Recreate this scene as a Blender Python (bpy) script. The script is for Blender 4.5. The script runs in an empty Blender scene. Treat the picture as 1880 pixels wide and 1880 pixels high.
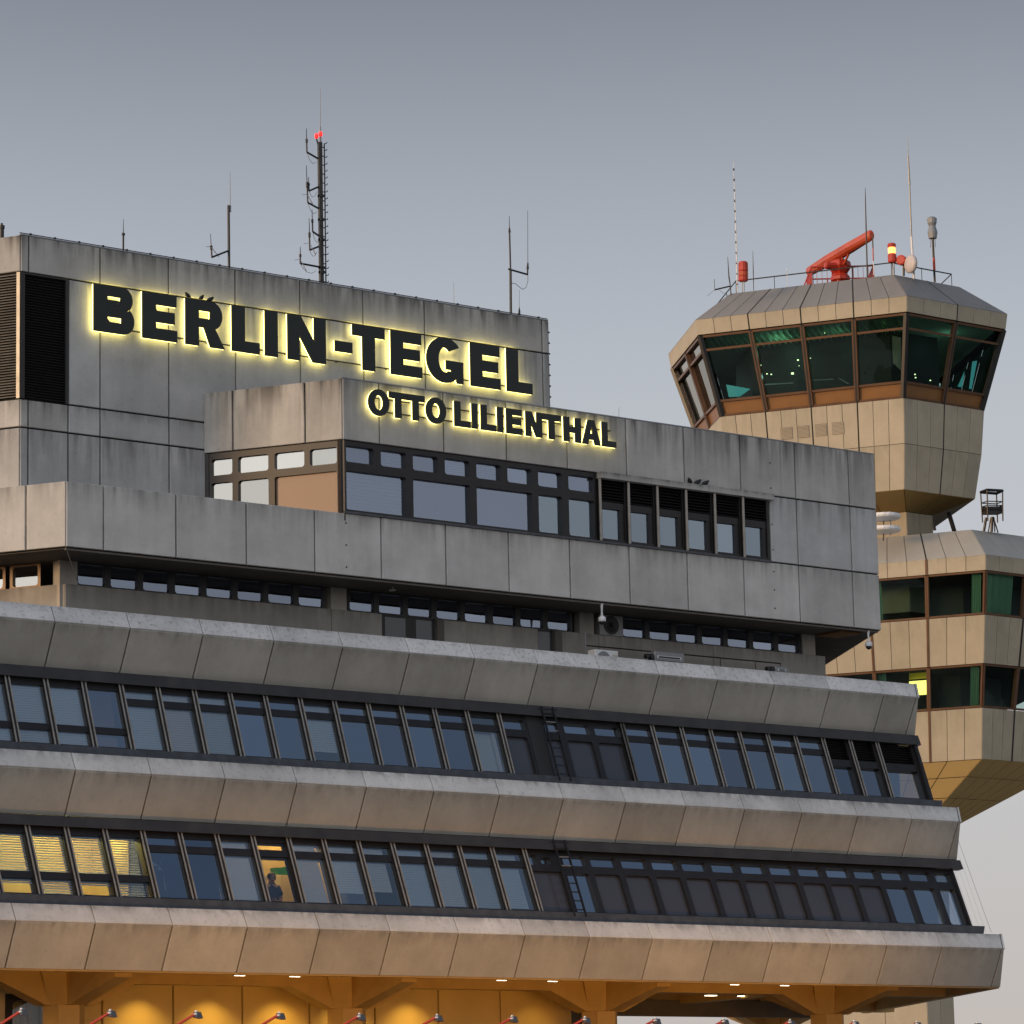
import bpy, bmesh, math, random
from math import sin, cos, pi, radians, sqrt
from mathutils import Vector as V3, Matrix
random.seed(7)
SC = bpy.context.scene
COL = SC.collection

# ------------------------------------------------------------------ camera
# building axes: +X along the front (to the right), +Y into the building, Z up
CAM = V3((-49.503, -69.813, 1.7))
PIT, ROL, AZ, FPX = 0.18251803, -0.02167619, 0.90561953, 6488.655


def az(a):                       # compass angle (0 = where the camera looks) -> building axes
    return V3((cos(AZ - a), sin(AZ - a), 0))


_f = az(0) * cos(PIT) + V3((0, 0, sin(PIT)))
_r = az(pi / 2)
_u = _r.cross(_f)
RGT = _r * cos(ROL) + _u * sin(ROL)
UPV = -_r * sin(ROL) + _u * cos(ROL)
FWD = _f
cd = bpy.data.cameras.new('camera')
cd.sensor_width = 36.0
cd.lens = FPX / 1880 * 36
cd.clip_start, cd.clip_end = 1.0, 6000
cam = bpy.data.objects.new('camera', cd)
COL.objects.link(cam)
cam.matrix_world = Matrix(((RGT.x, UPV.x, -FWD.x, CAM.x), (RGT.y, UPV.y, -FWD.y, CAM.y), (RGT.z, UPV.z, -FWD.z, CAM.z), (0, 0, 0, 1)))
SC.camera = cam

# ------------------------------------------------------------------ sky, sun, exposure
SUN_AZ, SUN_EL = radians(240), radians(4)
sun_dir = az(SUN_AZ) * cos(SUN_EL) + V3((0, 0, sin(SUN_EL)))
wd = bpy.data.worlds.new('World')
SC.world = wd
wd.use_nodes = True
nt = wd.node_tree
nt.nodes.clear()
N, L = nt.nodes.new, nt.links.new
out = N('ShaderNodeOutputWorld')
bg = N('ShaderNodeBackground')
L(bg.outputs[0], out.inputs[0])
tc = N('ShaderNodeTexCoord')
sep = N('ShaderNodeSeparateXYZ')
L(tc.outputs['Generated'], sep.inputs[0])
rmp = N('ShaderNodeValToRGB')          # twilight sky: pale band over the horizon, darker and bluer towards the zenith
L(sep.outputs['Z'], rmp.inputs[0])
rmp.color_ramp.interpolation = 'B_SPLINE'
SKY = [(0.0, (.57, .51, .475)), (.04, (.57, .525, .505)), (.11, (.58, .585, .61)), (.20, (.545, .575, .625)), (.27, (.395, .43, .495)),
       (.335, (.195, .212, .255)), (.44, (.13, .16, .215)), (.62, (.13, .175, .27)), (1.0, (.13, .18, .29))]
el = rmp.color_ramp.elements
el[0].position, el[0].color = SKY[0][0], SKY[0][1] + (1,)
el[1].position, el[1].color = SKY[-1][0], SKY[-1][1] + (1,)
for p, c in SKY[1:-1]:
    e = el.new(p)
    e.color = c + (1,)
dot = N('ShaderNodeVectorMath')
dot.operation = 'DOT_PRODUCT'
L(tc.outputs['Generated'], dot.inputs[0])
dot.inputs[1].default_value = sun_dir
mr = N('ShaderNodeMapRange')
mr.interpolation_type = 'SMOOTHERSTEP'
mr.inputs['From Min'].default_value, mr.inputs['From Max'].default_value = -.5, .9
L(dot.outputs['Value'], mr.inputs['Value'])
glow = N('ShaderNodeMix')
glow.data_type = 'RGBA'
glow.blend_type = 'ADD'
L(mr.outputs[0], glow.inputs['Factor'])
L(rmp.outputs[0], glow.inputs['A'])
glow.inputs['B'].default_value = (.93, .93, .95, 1)
sky = N('ShaderNodeTexSky')
sky.sky_type = 'NISHITA'
sky.sun_disc = False
sky.sun_elevation = SUN_EL
sky.sun_rotation = math.atan2(sun_dir.x, sun_dir.y)
sk = N('ShaderNodeMix')
sk.data_type = 'RGBA'
sk.blend_type = 'MULTIPLY'
sk.inputs['Factor'].default_value = 1
L(sky.outputs[0], sk.inputs['A'])
sk.inputs['B'].default_value = (.10, .10, .10, 1)
mx = N('ShaderNodeMix')
mx.data_type = 'RGBA'
mx.inputs['Factor'].default_value = .08
L(glow.outputs['Result'], mx.inputs['A'])
L(sk.outputs['Result'], mx.inputs['B'])
L(mx.outputs['Result'], bg.inputs['Color'])
bg.inputs['Strength'].default_value = 1.0
sl = bpy.data.lights.new('sun', 'SUN')
sl.energy = 2.5
sl.angle = radians(16)
sl.color = (1.0, .61, .27)
sun = bpy.data.objects.new('sun', sl)
COL.objects.link(sun)
sun.location = (-60, -60, 60)
sun.rotation_euler = sun_dir.to_track_quat('Z', 'Y').to_euler()
SC.view_settings.view_transform = 'Standard'
SC.view_settings.look = 'None'
SC.view_settings.gamma = 1
SC.view_settings.use_curve_mapping = False
SC.view_settings.exposure = 0
SC.cycles.max_bounces = 8
SC.cycles.transparent_max_bounces = 24
SC.cycles.caustics_reflective = False
SC.cycles.caustics_refractive = False


# ------------------------------------------------------------------ measuring helpers (pixel of the 1880 px photo -> point on a real plane)
def ray(px, py):
    return FWD * FPX + RGT * (px - 940) - UPV * (py - 940)


def atY(px, py, y):
    d = ray(px, py)
    return CAM + d * ((y - CAM.y) / d.y)


def atZ(px, py, z):
    d = ray(px, py)
    return CAM + d * ((z - CAM.z) / d.z)


def atD(px, py, dep):
    return CAM + ray(px, py) * (dep / FPX)


def depth(p):
    return (p - CAM).dot(FWD)


DA, DB, DC = V3((1, 0, 0)), V3((.5, sqrt(.75), 0)), V3((-.5, sqrt(.75), 0))   # the three directions of the hexagonal plan
UP = V3((0, 0, 1))


# ------------------------------------------------------------------ materials
def newmat(name):
    m = bpy.data.materials.new(name)
    m.use_nodes = True
    n = m.node_tree
    return m, n, n.nodes['Principled BSDF']


def simple(name, col, rough=.5, metal=0.0, spec=.5, noise=0.0, scale=6.0, bump=0.0):
    m, n, b = newmat(name)
    b.inputs['Roughness'].default_value = rough
    b.inputs['Metallic'].default_value = metal
    b.inputs['Specular IOR Level'].default_value = spec
    b.inputs['Base Color'].default_value = (*col, 1)
    if noise or bump:
        t = n.nodes.new('ShaderNodeTexCoord')
        x = n.nodes.new('ShaderNodeTexNoise')
        x.inputs['Scale'].default_value = scale
        x.inputs['Detail'].default_value = 6
        n.links.new(t.outputs['Object'], x.inputs['Vector'])
        if noise:
            r = n.nodes.new('ShaderNodeMapRange')
            r.inputs['To Min'].default_value, r.inputs['To Max'].default_value = 1 - noise, 1 + noise
            r.inputs['From Min'].default_value, r.inputs['From Max'].default_value = .3, .7
            n.links.new(x.outputs[0], r.inputs['Value'])
            k = n.nodes.new('ShaderNodeVectorMath')
            k.operation = 'SCALE'
            k.inputs[0].default_value = col
            n.links.new(r.outputs[0], k.inputs['Scale'])
            n.links.new(k.outputs[0], b.inputs['Base Color'])
        if bump:
            q = n.nodes.new('ShaderNodeBump')
            q.inputs['Strength'].default_value = bump
            q.inputs['Distance'].default_value = .01
            n.links.new(x.outputs[0], q.inputs['Height'])
            n.links.new(q.outputs[0], b.inputs['Normal'])
    return m


def concrete(name, col, streak=.5, lichen=0.0, rough=.85, streak_to=.45, mott=.16, tone=.11):
    """precast panel: soft mottling, rain streaks running down from the top edge, each panel slightly its own tone"""
    m, n, b = newmat(name)
    NN, LL = n.nodes.new, n.links.new
    b.inputs['Roughness'].default_value = rough
    b.inputs['Specular IOR Level'].default_value = .25
    tcg = NN('ShaderNodeTexCoord')
    geo = NN('ShaderNodeNewGeometry')
    oi = NN('ShaderNodeObjectInfo')
    # mottling in world position
    n1 = NN('ShaderNodeTexNoise')
    n1.inputs['Scale'].default_value = .9
    n1.inputs['Detail'].default_value = 8
    n1.inputs['Roughness'].default_value = .62
    LL(geo.outputs['Position'], n1.inputs['Vector'])
    r1 = NN('ShaderNodeMapRange')
    r1.inputs['From Min'].default_value, r1.inputs['From Max'].default_value = .3, .7
    r1.inputs['To Min'].default_value, r1.inputs['To Max'].default_value = 1 - mott, 1 + mott
    LL(n1.outputs[0], r1.inputs['Value'])
    # per panel tone
    r2 = NN('ShaderNodeMapRange')
    r2.inputs['To Min'].default_value, r2.inputs['To Max'].default_value = 1 - tone, 1 + tone
    LL(oi.outputs['Random'], r2.inputs['Value'])
    mul = NN('ShaderNodeMath')
    mul.operation = 'MULTIPLY'
    LL(r1.outputs[0], mul.inputs[0])
    LL(r2.outputs[0], mul.inputs[1])
    # streaks: noise stretched along Z
    mp = NN('ShaderNodeMapping')
    mp.inputs['Scale'].default_value = (4.2, 4.2, .4)
    LL(geo.outputs['Position'], mp.inputs['Vector'])
    n2 = NN('ShaderNodeTexNoise')
    n2.inputs['Scale'].default_value = 1
    n2.inputs['Detail'].default_value = 8
    n2.inputs['Distortion'].default_value = .6
    LL(mp.outputs[0], n2.inputs['Vector'])
    sx = NN('ShaderNodeSeparateXYZ')
    LL(tcg.outputs['Generated'], sx.inputs[0])
    r3 = NN('ShaderNodeMapRange')
    r3.inputs['From Min'].default_value, r3.inputs['From Max'].default_value = streak_to, 1.0
    LL(sx.outputs['Z'], r3.inputs['Value'])
    pw = NN('ShaderNodeMath')
    pw.operation = 'POWER'
    pw.inputs[1].default_value = 1.6
    LL(r3.outputs[0], pw.inputs[0])
    r4 = NN('ShaderNodeMapRange')
    r4.inputs['From Min'].default_value, r4.inputs['From Max'].default_value = .38, .66
    LL(n2.outputs[0], r4.inputs['Value'])
    ad = NN('ShaderNodeMath')
    ad.operation = 'ADD'
    ad.inputs[1].default_value = .22
    LL(r4.outputs[0], ad.inputs[0])
    sm = NN('ShaderNodeMath')
    sm.operation = 'MULTIPLY'
    LL(pw.outputs[0], sm.inputs[0])
    LL(ad.outputs[0], sm.inputs[1])
    # faint streaks over the whole height as well
    fs = NN('ShaderNodeMath')
    fs.operation = 'MULTIPLY_ADD'
    fs.inputs[1].default_value = .16
    LL(r4.outputs[0], fs.inputs[0])
    LL(sm.outputs[0], fs.inputs[2])
    s5 = NN('ShaderNodeMath')
    s5.operation = 'MULTIPLY'
    s5.use_clamp = True
    s5.inputs[1].default_value = streak
    LL(fs.outputs[0], s5.inputs[0])
    cs = NN('ShaderNodeVectorMath')
    cs.operation = 'SCALE'
    cs.inputs[0].default_value = col
    LL(mul.outputs[0], cs.inputs['Scale'])
    mixs = NN('ShaderNodeMix')
    mixs.data_type = 'RGBA'
    LL(s5.outputs[0], mixs.inputs['Factor'])
    LL(cs.outputs[0], mixs.inputs['A'])
    mixs.inputs['B'].default_value = (.055, .052, .048, 1)
    last = mixs.outputs['Result']
    # fine dark pits and speckle
    n4 = NN('ShaderNodeTexNoise')
    n4.inputs['Scale'].default_value = 11
    n4.inputs['Detail'].default_value = 7
    n4.inputs['Roughness'].default_value = .7
    LL(geo.outputs['Position'], n4.inputs['Vector'])
    r6 = NN('ShaderNodeMapRange')
    r6.inputs['From Min'].default_value, r6.inputs['From Max'].default_value = .57 - .07 * lichen, .70
    r6.inputs['To Max'].default_value = .2 + .5 * lichen
    LL(n4.outputs[0], r6.inputs['Value'])
    mixl = NN('ShaderNodeMix')
    mixl.data_type = 'RGBA'
    LL(r6.outputs[0], mixl.inputs['Factor'])
    LL(last, mixl.inputs['A'])
    mixl.inputs['B'].default_value = (.09, .085, .075, 1)
    LL(mixl.outputs['Result'], b.inputs['Base Color'])
    bp = NN('ShaderNodeBump')
    bp.inputs['Strength'].default_value = .25
    bp.inputs['Distance'].default_value = .01
    LL(n4.outputs[0], bp.inputs['Height'])
    LL(bp.outputs[0], b.inputs['Normal'])
    return m


def glass(name, tint, gloss, fac, rough=.01):
    m = bpy.data.materials.new(name)
    m.use_nodes = True
    n = m.node_tree
    n.nodes.clear()
    o = n.nodes.new('ShaderNodeOutputMaterial')
    mx_ = n.nodes.new('ShaderNodeMixShader')
    t = n.nodes.new('ShaderNodeBsdfTransparent')
    t.inputs[0].default_value = (*tint, 1)
    g = n.nodes.new('ShaderNodeBsdfGlossy')
    g.inputs['Color'].default_value = (*gloss, 1)
    g.inputs['Roughness'].default_value = rough
    # slight unevenness of real panes
    ns = n.nodes.new('ShaderNodeTexNoise')
    ns.inputs['Scale'].default_value = .7
    tc_ = n.nodes.new('ShaderNodeNewGeometry')
    n.links.new(tc_.outputs['Position'], ns.inputs['Vector'])
    bu = n.nodes.new('ShaderNodeBump')
    bu.inputs['Strength'].default_value = .12
    bu.inputs['Distance'].default_value = .05
    n.links.new(ns.outputs[0], bu.inputs['Height'])
    n.links.new(bu.outputs[0], g.inputs['Normal'])
    oi = n.nodes.new('ShaderNodeObjectInfo')
    rr_ = n.nodes.new('ShaderNodeMapRange')
    rr_.inputs['To Min'].default_value, rr_.inputs['To Max'].default_value = .74, 1.12
    n.links.new(oi.outputs['Random'], rr_.inputs['Value'])
    vs_ = n.nodes.new('ShaderNodeVectorMath')
    vs_.operation = 'SCALE'
    vs_.inputs[0].default_value = gloss
    n.links.new(rr_.outputs[0], vs_.inputs['Scale'])
    n.links.new(vs_.outputs[0], g.inputs['Color'])
    fz = n.nodes.new('ShaderNodeFresnel')
    fz.inputs['IOR'].default_value = 1.55
    ma = n.nodes.new('ShaderNodeMath')
    ma.operation = 'MAXIMUM'
    ma.inputs[1].default_value = fac
    n.links.new(fz.outputs[0], ma.inputs[0])
    n.links.new(ma.outputs[0], mx_.inputs[0])
    n.links.new(t.outputs[0], mx_.inputs[1])
    n.links.new(g.outputs[0], mx_.inputs[2])
    n.links.new(mx_.outputs[0], o.inputs[0])
    return m


def emit(name, col, s):
    m, n, b = newmat(name)
    b.inputs['Base Color'].default_value = (*col, 1)
    b.inputs['Emission Color'].default_value = (*col, 1)
    b.inputs['Emission Strength'].default_value = s
    return m


M = {}
M['conc'] = concrete('attic_concrete', (.465, .46, .445), streak=.45)
M['conc_low'] = concrete('parapet_concrete', (.50, .485, .455), streak=.38, streak_to=.55)
M['conc_top'] = concrete('fascia_concrete', (.44, .425, .395), streak=.62, streak_to=.1)
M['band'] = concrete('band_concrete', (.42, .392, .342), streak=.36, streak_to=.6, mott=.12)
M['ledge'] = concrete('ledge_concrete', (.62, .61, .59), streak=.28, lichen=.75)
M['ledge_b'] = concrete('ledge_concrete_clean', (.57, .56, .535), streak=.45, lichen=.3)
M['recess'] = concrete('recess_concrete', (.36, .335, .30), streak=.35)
M['core'] = simple('dark_joint_backing', (.012, .011, .01), .9)
M['soffit'] = simple('soffit_boards', (.13, .115, .10), .8, noise=.15, scale=1.5)
M['brown'] = simple('dark_brown_frame', (.014, .012, .012), .42, noise=.25, scale=3)
M['fin'] = simple('bronze_fin', (.36, .33, .28), .4, metal=.35, noise=.2, scale=3)
M['black'] = simple('black_steel', (.012, .012, .013), .45)
M['louvre'] = simple('louvre_metal', (.024, .022, .021), .5)
M['lintel'] = simple('lintel_metal', (.036, .033, .032), .4, noise=.3, scale=2)
M['sill'] = simple('grey_zinc_sill', (.075, .078, .085), .4, metal=.4, noise=.25, scale=4)
M['spandrel'] = simple('dark_spandrel_glass', (.050, .052, .062), .22, spec=.9)
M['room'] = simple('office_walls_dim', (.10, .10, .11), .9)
M['room_w'] = simple('office_walls_warm', (.72, .50, .22), .85, noise=.06, scale=1.2)
M['blind'] = simple('pale_blind_slats', (.88, .90, .88), .6)
M['blind_g'] = simple('grey_blind_slats', (.70, .80, .84), .6)
M['curtain'] = simple('pale_curtain', (.62, .66, .66), .9)
M['glass'] = glass('office_glass', (.72, .82, .90), (.64, .74, .84), .46)
M['glass_blind'] = glass('office_glass_light', (.95, .98, 1.0), (.90, .98, 1.0), .33)
M['glass_clear'] = glass('clear_glass', (.9, .92, .93), (.8, .9, 1.0), .14)
M['glass_sky'] = glass('mirror_office_glass', (.5, .6, .7), (.72, .80, .87), .62)
M['glass_strip'] = glass('attic_glass', (.45, .5, .58), (.72, .80, .98), .38)
M['glass_warm'] = glass('terrace_glass', (.5, .5, .5), (1.0, .97, .88), .46)
M['glass_tow'] = glass('tower_glass', (.60, .78, .72), (.42, .55, .52), .07)
M['brownpane'] = simple('bronze_board', (.22, .125, .065), .25, spec=.6)
M['tile'] = simple('ground_floor_panel', (.60, .42, .17), .55, noise=.08, scale=.8)
M['beam'] = simple('painted_concrete_beam', (.46, .29, .10), .75, noise=.14, scale=1.2)
M['cream'] = simple('cream_panel', (.55, .48, .38), .6)
M['tow'] = concrete('tower_aluminium_panel', (.41, .355, .26), streak=.16, rough=.55, streak_to=.3, mott=.09, tone=.05)
M['tow_roof'] = simple('tower_roof_sheet', (.21, .20, .185), .5, spec=.3, noise=.08, scale=1.2)
M['tow_roof_low'] = simple('tower_low_roof_sheet', (.36, .345, .31), .5, spec=.3, noise=.06, scale=1.2)
M['tow_underlit'] = simple('tower_underside_warm_light_sheet', (.30, .20, .07), .5, spec=.3, noise=.08, scale=1.2)  # warm light from below is put into this golden colour
M['tow_dark'] = simple('tower_bronze_frame', (.12, .06, .03), .4, metal=.2, noise=.2, scale=2)
M['tow_sp'] = simple('tower_bronze_spandrel', (.21, .095, .028), .4, noise=.15, scale=1)
M['grille'] = simple('vent_grille', (.22, .19, .15), .6)
M['red'] = simple('signal_red_paint', (.44, .035, .015), .42)
M['orange'] = simple('radar_orange_paint', (.46, .065, .02), .45, noise=.15, scale=2)
M['redglow'] = emit('red_lamp', (1, .025, .02), 1.6)
M['amberglow'] = emit('amber_lamp', (1, .36, .10), 2.6)
M['white'] = simple('white_paint', (.72, .72, .72), .5)
M['grey'] = simple('grey_metal', (.25, .255, .26), .45, metal=.3)
M['dishw'] = simple('weathered_dish', (.50, .45, .43), .5)
M['cable'] = simple('grey_cable', (.2, .2, .21), .6)
M['letter'] = simple('black_letter_face', (.010, .014, .011), .4)
M['lglow'] = emit('letter_back_light', (1.0, .87, .30), 4.8)
M['dlight'] = emit('downlight_lens', (1.0, .82, .55), 4)
M['lamp_head'] = simple('lamp_head', (.12, .12, .13), .4, metal=.5)
M['ceil'] = emit('lit_ceiling_panel', (1.0, .80, .22), 1.7)
M['ceil_y'] = emit('office_ceiling_light', (1.0, .80, .30), 6)
M['bird'] = simple('crow_plumage', (.012, .012, .014), .6)
M['pigeon'] = simple('pigeon_plumage', (.03, .03, .034), .6)
M['green'] = simple('green_binder', (.02, .22, .05), .5)
M['wood'] = simple('beech_cupboard', (.85, .66, .34), .5)
M['skin'] = simple('skin', (.55, .32, .22), .55)
M['shirt'] = simple('blue_grey_polo', (.07, .085, .13), .8)
M['hair'] = simple('brown_hair', (.10, .06, .035), .6)
M['sky_glow'] = emit('cyan_sky_glow', (.10, .50, .52), .32)
M['greencurt'] = emit('unused', (0, 0, 0), 0)
M['tcurt'] = simple('tower_curtain', (.42, .60, .42), .8)
M['desk'] = simple('tower_console', (.012, .014, .015), .6)
M['spark'] = emit('small_indicator_lamp', (.75, .9, .45), 2.5)
M['asphalt'] = simple('asphalt', (.05, .05, .052), .9, noise=.2, scale=.6)
M['paving'] = simple('paving', (.36, .345, .32), .85, noise=.15, scale=.9)
del M['greencurt']


# ------------------------------------------------------------------ mesh builders
class Fr:
    """a flat working frame: u to the right, v up, n outwards"""

    def __init__(s, o, u, v, n=None):
        s.o, s.u, s.v = V3(o), V3(u).normalized(), V3(v).normalized()
        s.n = V3(n).normalized() if n else s.u.cross(s.v).normalized()

    def p(s, u, v, n=0.0):
        return s.o + s.u * u + s.v * v + s.n * n


class MB:
    def __init__(s):
        s.v, s.f = [], []

    def add(s, vs, fs):
        b = len(s.v)
        s.v += [V3(x) for x in vs]
        s.f += [tuple(i + b for i in f) for f in fs]
        return s

    def hexa(s, c):     # 8 corners: 0-3 one face, 4-7 the opposite one
        return s.add(c, [(0, 3, 2, 1), (4, 5, 6, 7), (0, 1, 5, 4), (1, 2, 6, 5), (2, 3, 7, 6), (3, 0, 4, 7)])

    def box(s, fr, u0, u1, v0, v1, n0, n1):
        P = fr.p
        return s.hexa([P(u0, v0, n0), P(u1, v0, n0), P(u1, v1, n0), P(u0, v1, n0), P(u0, v0, n1), P(u1, v0, n1), P(u1, v1, n1), P(u0, v1, n1)])

    def wbox(s, x0, x1, y0, y1, z0, z1):
        return s.box(W, x0, x1, z0, z1, -y1, -y0)

    def tube(s, p, q, r, r2=None, n=6, cap=True):
        p, q = V3(p), V3(q)
        d = (q - p).normalized()
        a = d.orthogonal().normalized()
        b = d.cross(a)
        r2 = r if r2 is None else r2
        vs = [p + (a * cos(2 * pi * i / n) + b * sin(2 * pi * i / n)) * r for i in range(n)] + [q + (a * cos(2 * pi * i / n) + b * sin(2 * pi * i / n)) * r2 for i in range(n)]
        fs = [(i, (i + 1) % n, (i + 1) % n + n, i + n) for i in range(n)]
        if cap:
            fs += [tuple(range(n))[::-1], tuple(range(n, 2 * n))]
        return s.add(vs, fs)

    def path(s, pts, r, n=5):
        for a, b in zip(pts, pts[1:]):
            s.tube(a, b, r, n=n)
        return s

    def lathe(s, base, axis, prof, n=12):
        """prof: (distance along the axis, radius)"""
        base, d = V3(base), V3(axis).normalized()
        a = d.orthogonal().normalized()
        b = d.cross(a)
        vs = []
        for h, r in prof:
            vs += [base + d * h + (a * cos(2 * pi * i / n) + b * sin(2 * pi * i / n)) * max(r, 1e-4) for i in range(n)]
        fs = []
        for k in range(len(prof) - 1):
            for i in range(n):
                j = (i + 1) % n
                fs.append((k * n + i, k * n + j, (k + 1) * n + j, (k + 1) * n + i))
        fs += [tuple(range(n))[::-1], tuple(range((len(prof) - 1) * n, len(prof) * n))]
        return s.add(vs, fs)

    def loft(s, rings):
        n = len(rings[0])
        fs = []
        for k in range(len(rings) - 1):
            for i in range(n):
                j = (i + 1) % n
                fs.append((k * n + i, k * n + j, (k + 1) * n + j, (k + 1) * n + i))
        fs += [tuple(range(n))[::-1], tuple(range((len(rings) - 1) * n, len(rings) * n))]
        return s.add([p for r in rings for p in r], fs)

    def slab(s, fr, q, n1, th, bev):
        """plate over the quad q (u,v corners, anticlockwise) with chamfered front edges"""
        c = inset(q, bev)
        P = fr.p
        vs = [P(u, v, n1 - th) for u, v in q] + [P(u, v, n1 - bev) for u, v in q] + [P(u, v, n1) for u, v in c]
        k = len(q)
        fs = [tuple(range(2 * k, 3 * k))]
        for i in range(k):
            j = (i + 1) % k
            fs += [(i, j, j + k, i + k), (i + k, j + k, j + 2 * k, i + 2 * k)]
        return s.add(vs, fs)

    def holed(s, fr, u0, u1, v0, v1, h, n1, th, r=.0, seg=4):
        """plate u0..u1 x v0..v1 with one round-cornered hole h=(u0,u1,v0,v1), thickness th"""
        a0, a1, b0, b1 = h
        inner, outer = [], []
        for (cu, cv, su, sv, a) in ((a1 - r, b1 - r, u1, v1, 0), (a0 + r, b1 - r, u0, v1, 90), (a0 + r, b0 + r, u0, v0, 180), (a1 - r, b0 + r, u1, v0, 270)):
            for k in range(seg + 1):
                t = radians(a + 90 * k / seg)
                inner.append((cu + r * cos(t), cv + r * sin(t)))
                outer.append((su, sv))
        m = len(inner)
        P = fr.p
        vs = [P(u, v, n1) for u, v in outer] + [P(u, v, n1) for u, v in inner] + [P(u, v, n1 - th) for u, v in inner]
        fs = []
        for i in range(m):
            j = (i + 1) % m
            if outer[i] == outer[j]:
                fs.append((i, j + m, i + m))
            else:
                fs.append((i, j, j + m, i + m))
            fs.append((i + m, j + m, j + 2 * m, i + 2 * m))
        return s.add(vs, fs)


W = Fr((0, 0, 0), (1, 0, 0), (0, 0, 1), (0, -1, 0))


def inset(q, d):
    """move every edge of the polygon inwards by d"""
    k = len(q)
    ar = sum(q[i][0] * q[(i + 1) % k][1] - q[(i + 1) % k][0] * q[i][1] for i in range(k))
    sg = 1 if ar > 0 else -1
    lines = []
    for i in range(k):
        (x0, y0), (x1, y1) = q[i], q[(i + 1) % k]
        dx, dy = x1 - x0, y1 - y0
        l = sqrt(dx * dx + dy * dy) or 1
        nx, ny = -dy / l * sg, dx / l * sg
        lines.append((x0 + nx * d, y0 + ny * d, dx / l, dy / l))
    res = []
    for i in range(k):
        x0, y0, a, b = lines[i - 1]
        x1, y1, c, e = lines[i]
        den = a * e - b * c
        if abs(den) < 1e-6:
            res.append((x1, y1))
            continue
        t = ((x1 - x0) * e - (y1 - y0) * c) / den
        res.append((x0 + a * t, y0 + b * t))
    return res


MESH = {}


def obj(name, mb, mat, parent=None, smooth=False, share=True):
    """one mesh object; alike pieces share their mesh data"""
    if not mb.v:
        return None
    o0 = V3(mb.v[0])
    rel = tuple((round(p.x - o0.x, 4), round(p.y - o0.y, 4), round(p.z - o0.z, 4)) for p in mb.v)
    key = (hash(rel), len(mb.f), mat.name, smooth)
    me = MESH.get(key) if share else None
    if me is None:
        me = bpy.data.meshes.new(name)
        me.from_pydata(rel, [], mb.f)
        me.materials.append(mat)
        if smooth:
            for p in me.polygons:
                p.use_smooth = True
        me.update()
        MESH[key] = me
    ob = bpy.data.objects.new(name, me)
    COL.objects.link(ob)
    ob.location = o0
    if parent is not None:
        ob.parent = parent
        ob.location = o0 - WORLD[parent.name]
    WORLD[ob.name] = o0
    return ob


WORLD = {}


def tag(o, label=None, cat=None, group=None, kind=None):
    if label:
        o['label'] = label
    if cat:
        o['category'] = cat
    if group:
        o['group'] = group
    if kind:
        o['kind'] = kind
    return o


def thing(name, label, cat, loc, group=None):
    o = bpy.data.objects.new(name, None)
    COL.objects.link(o)
    o.empty_display_size = .2
    o.location = loc
    WORLD[o.name] = V3(loc)
    return tag(o, label, cat, group)


def sub(parent_obj):
    return parent_obj


def panel(fr, q, mat, parent, name='concrete_panel', n1=0.0, th=.07, gap=.042, bev=.012):
    return obj(name, MB().slab(fr, inset(q, gap / 2), n1, th, bev), mat, parent)


def rect(u0, u1, v0, v1):
    return [(u0, v0), (u1, v0), (u1, v1), (u0, v1)]


def pane(fr, u0, u1, v0, v1, n, mat, parent, name='pane'):
    P = fr.p
    return obj(name, MB().add([P(u0, v0, n), P(u1, v0, n), P(u1, v1, n), P(u0, v1, n)], [(0, 1, 2, 3)]), mat, parent)


def blind(fr, u0, u1, v0, v1, n, mat, parent, pitch=.062, tilt=-.014):
    b = MB()
    v = v1
    while v - pitch > v0:
        b.add([fr.p(u0, v, n), fr.p(u1, v, n), fr.p(u1, v - pitch * .82, n + tilt), fr.p(u0, v - pitch * .82, n + tilt)], [(0, 1, 2, 3)])
        v -= pitch
    o = obj('blind', b, mat, parent)
    if o:
        o['kind'] = 'stuff'
    return o


# ------------------------------------------------------------------ ground
g = MB().add([(-2500, -2500, 0), (2500, -2500, 0), (2500, 2500, 0), (-2500, 2500, 0)], [(0, 1, 2, 3)])
tag(obj('ground', g, M['asphalt']), 'flat dark asphalt ground around the terminal', None, None, 'structure')
g = MB().wbox(-110, 110, -110, 60, .004, .13)
tag(obj('pavement', g, M['paving']), 'pale paved forecourt below the terminal', None, None, 'structure')

# ------------------------------------------------------------------ terminal building
TB = thing('terminal_building', 'stepped grey concrete airport terminal with slanted window bands and lit roof sign', 'building', (0, 0, .13))
CX0, CX1 = -7.89, 18.147         # ends of the top storey's front
Z0, Z1, Z2, Z3 = 15.985, 17.56, 19.39, 20.963


def frC(x, y):      # faces that turn away to the left
    return Fr((x, y, 0), (.5, -sqrt(.75), 0), UP, (-sqrt(.75), -.5, 0))


# -- top storey front
jx = [CX0, -6.87] + [-4.87 + 2 * i for i in range(12)] + [CX1]
for a, b in zip(jx, jx[1:]):
    panel(W, rect(a, b, Z0, Z1), M['conc_low'], TB)
up = [0.0] + [1.13 + 2 * i for i in range(9)] + [CX1]
for a, b in zip(up, up[1:]):
    panel(W, rect(a, b, Z2, Z3), M['conc_top'], TB)
for a, b in zip([14.14, 15.13, 17.13], [15.13, 17.13, CX1]):
    panel(W, rect(a, b, Z1, Z2), M['conc'], TB)
FC = frC(CX0, 0)
for a, b in ((0, 1.07), (1.07, 3.07), (3.07, 5.07), (5.07, 7.07)):
    panel(FC, rect(-b, -a, Z0, Z1), M['conc_low'], TB)
FP = frC(0, 0)
for a, b in ((0, 1.03), (1.03, 3.03), (3.03, 3.85)):
    panel(FP, rect(-b, -a, Z2, Z3), M['conc_top'], TB)
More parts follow.
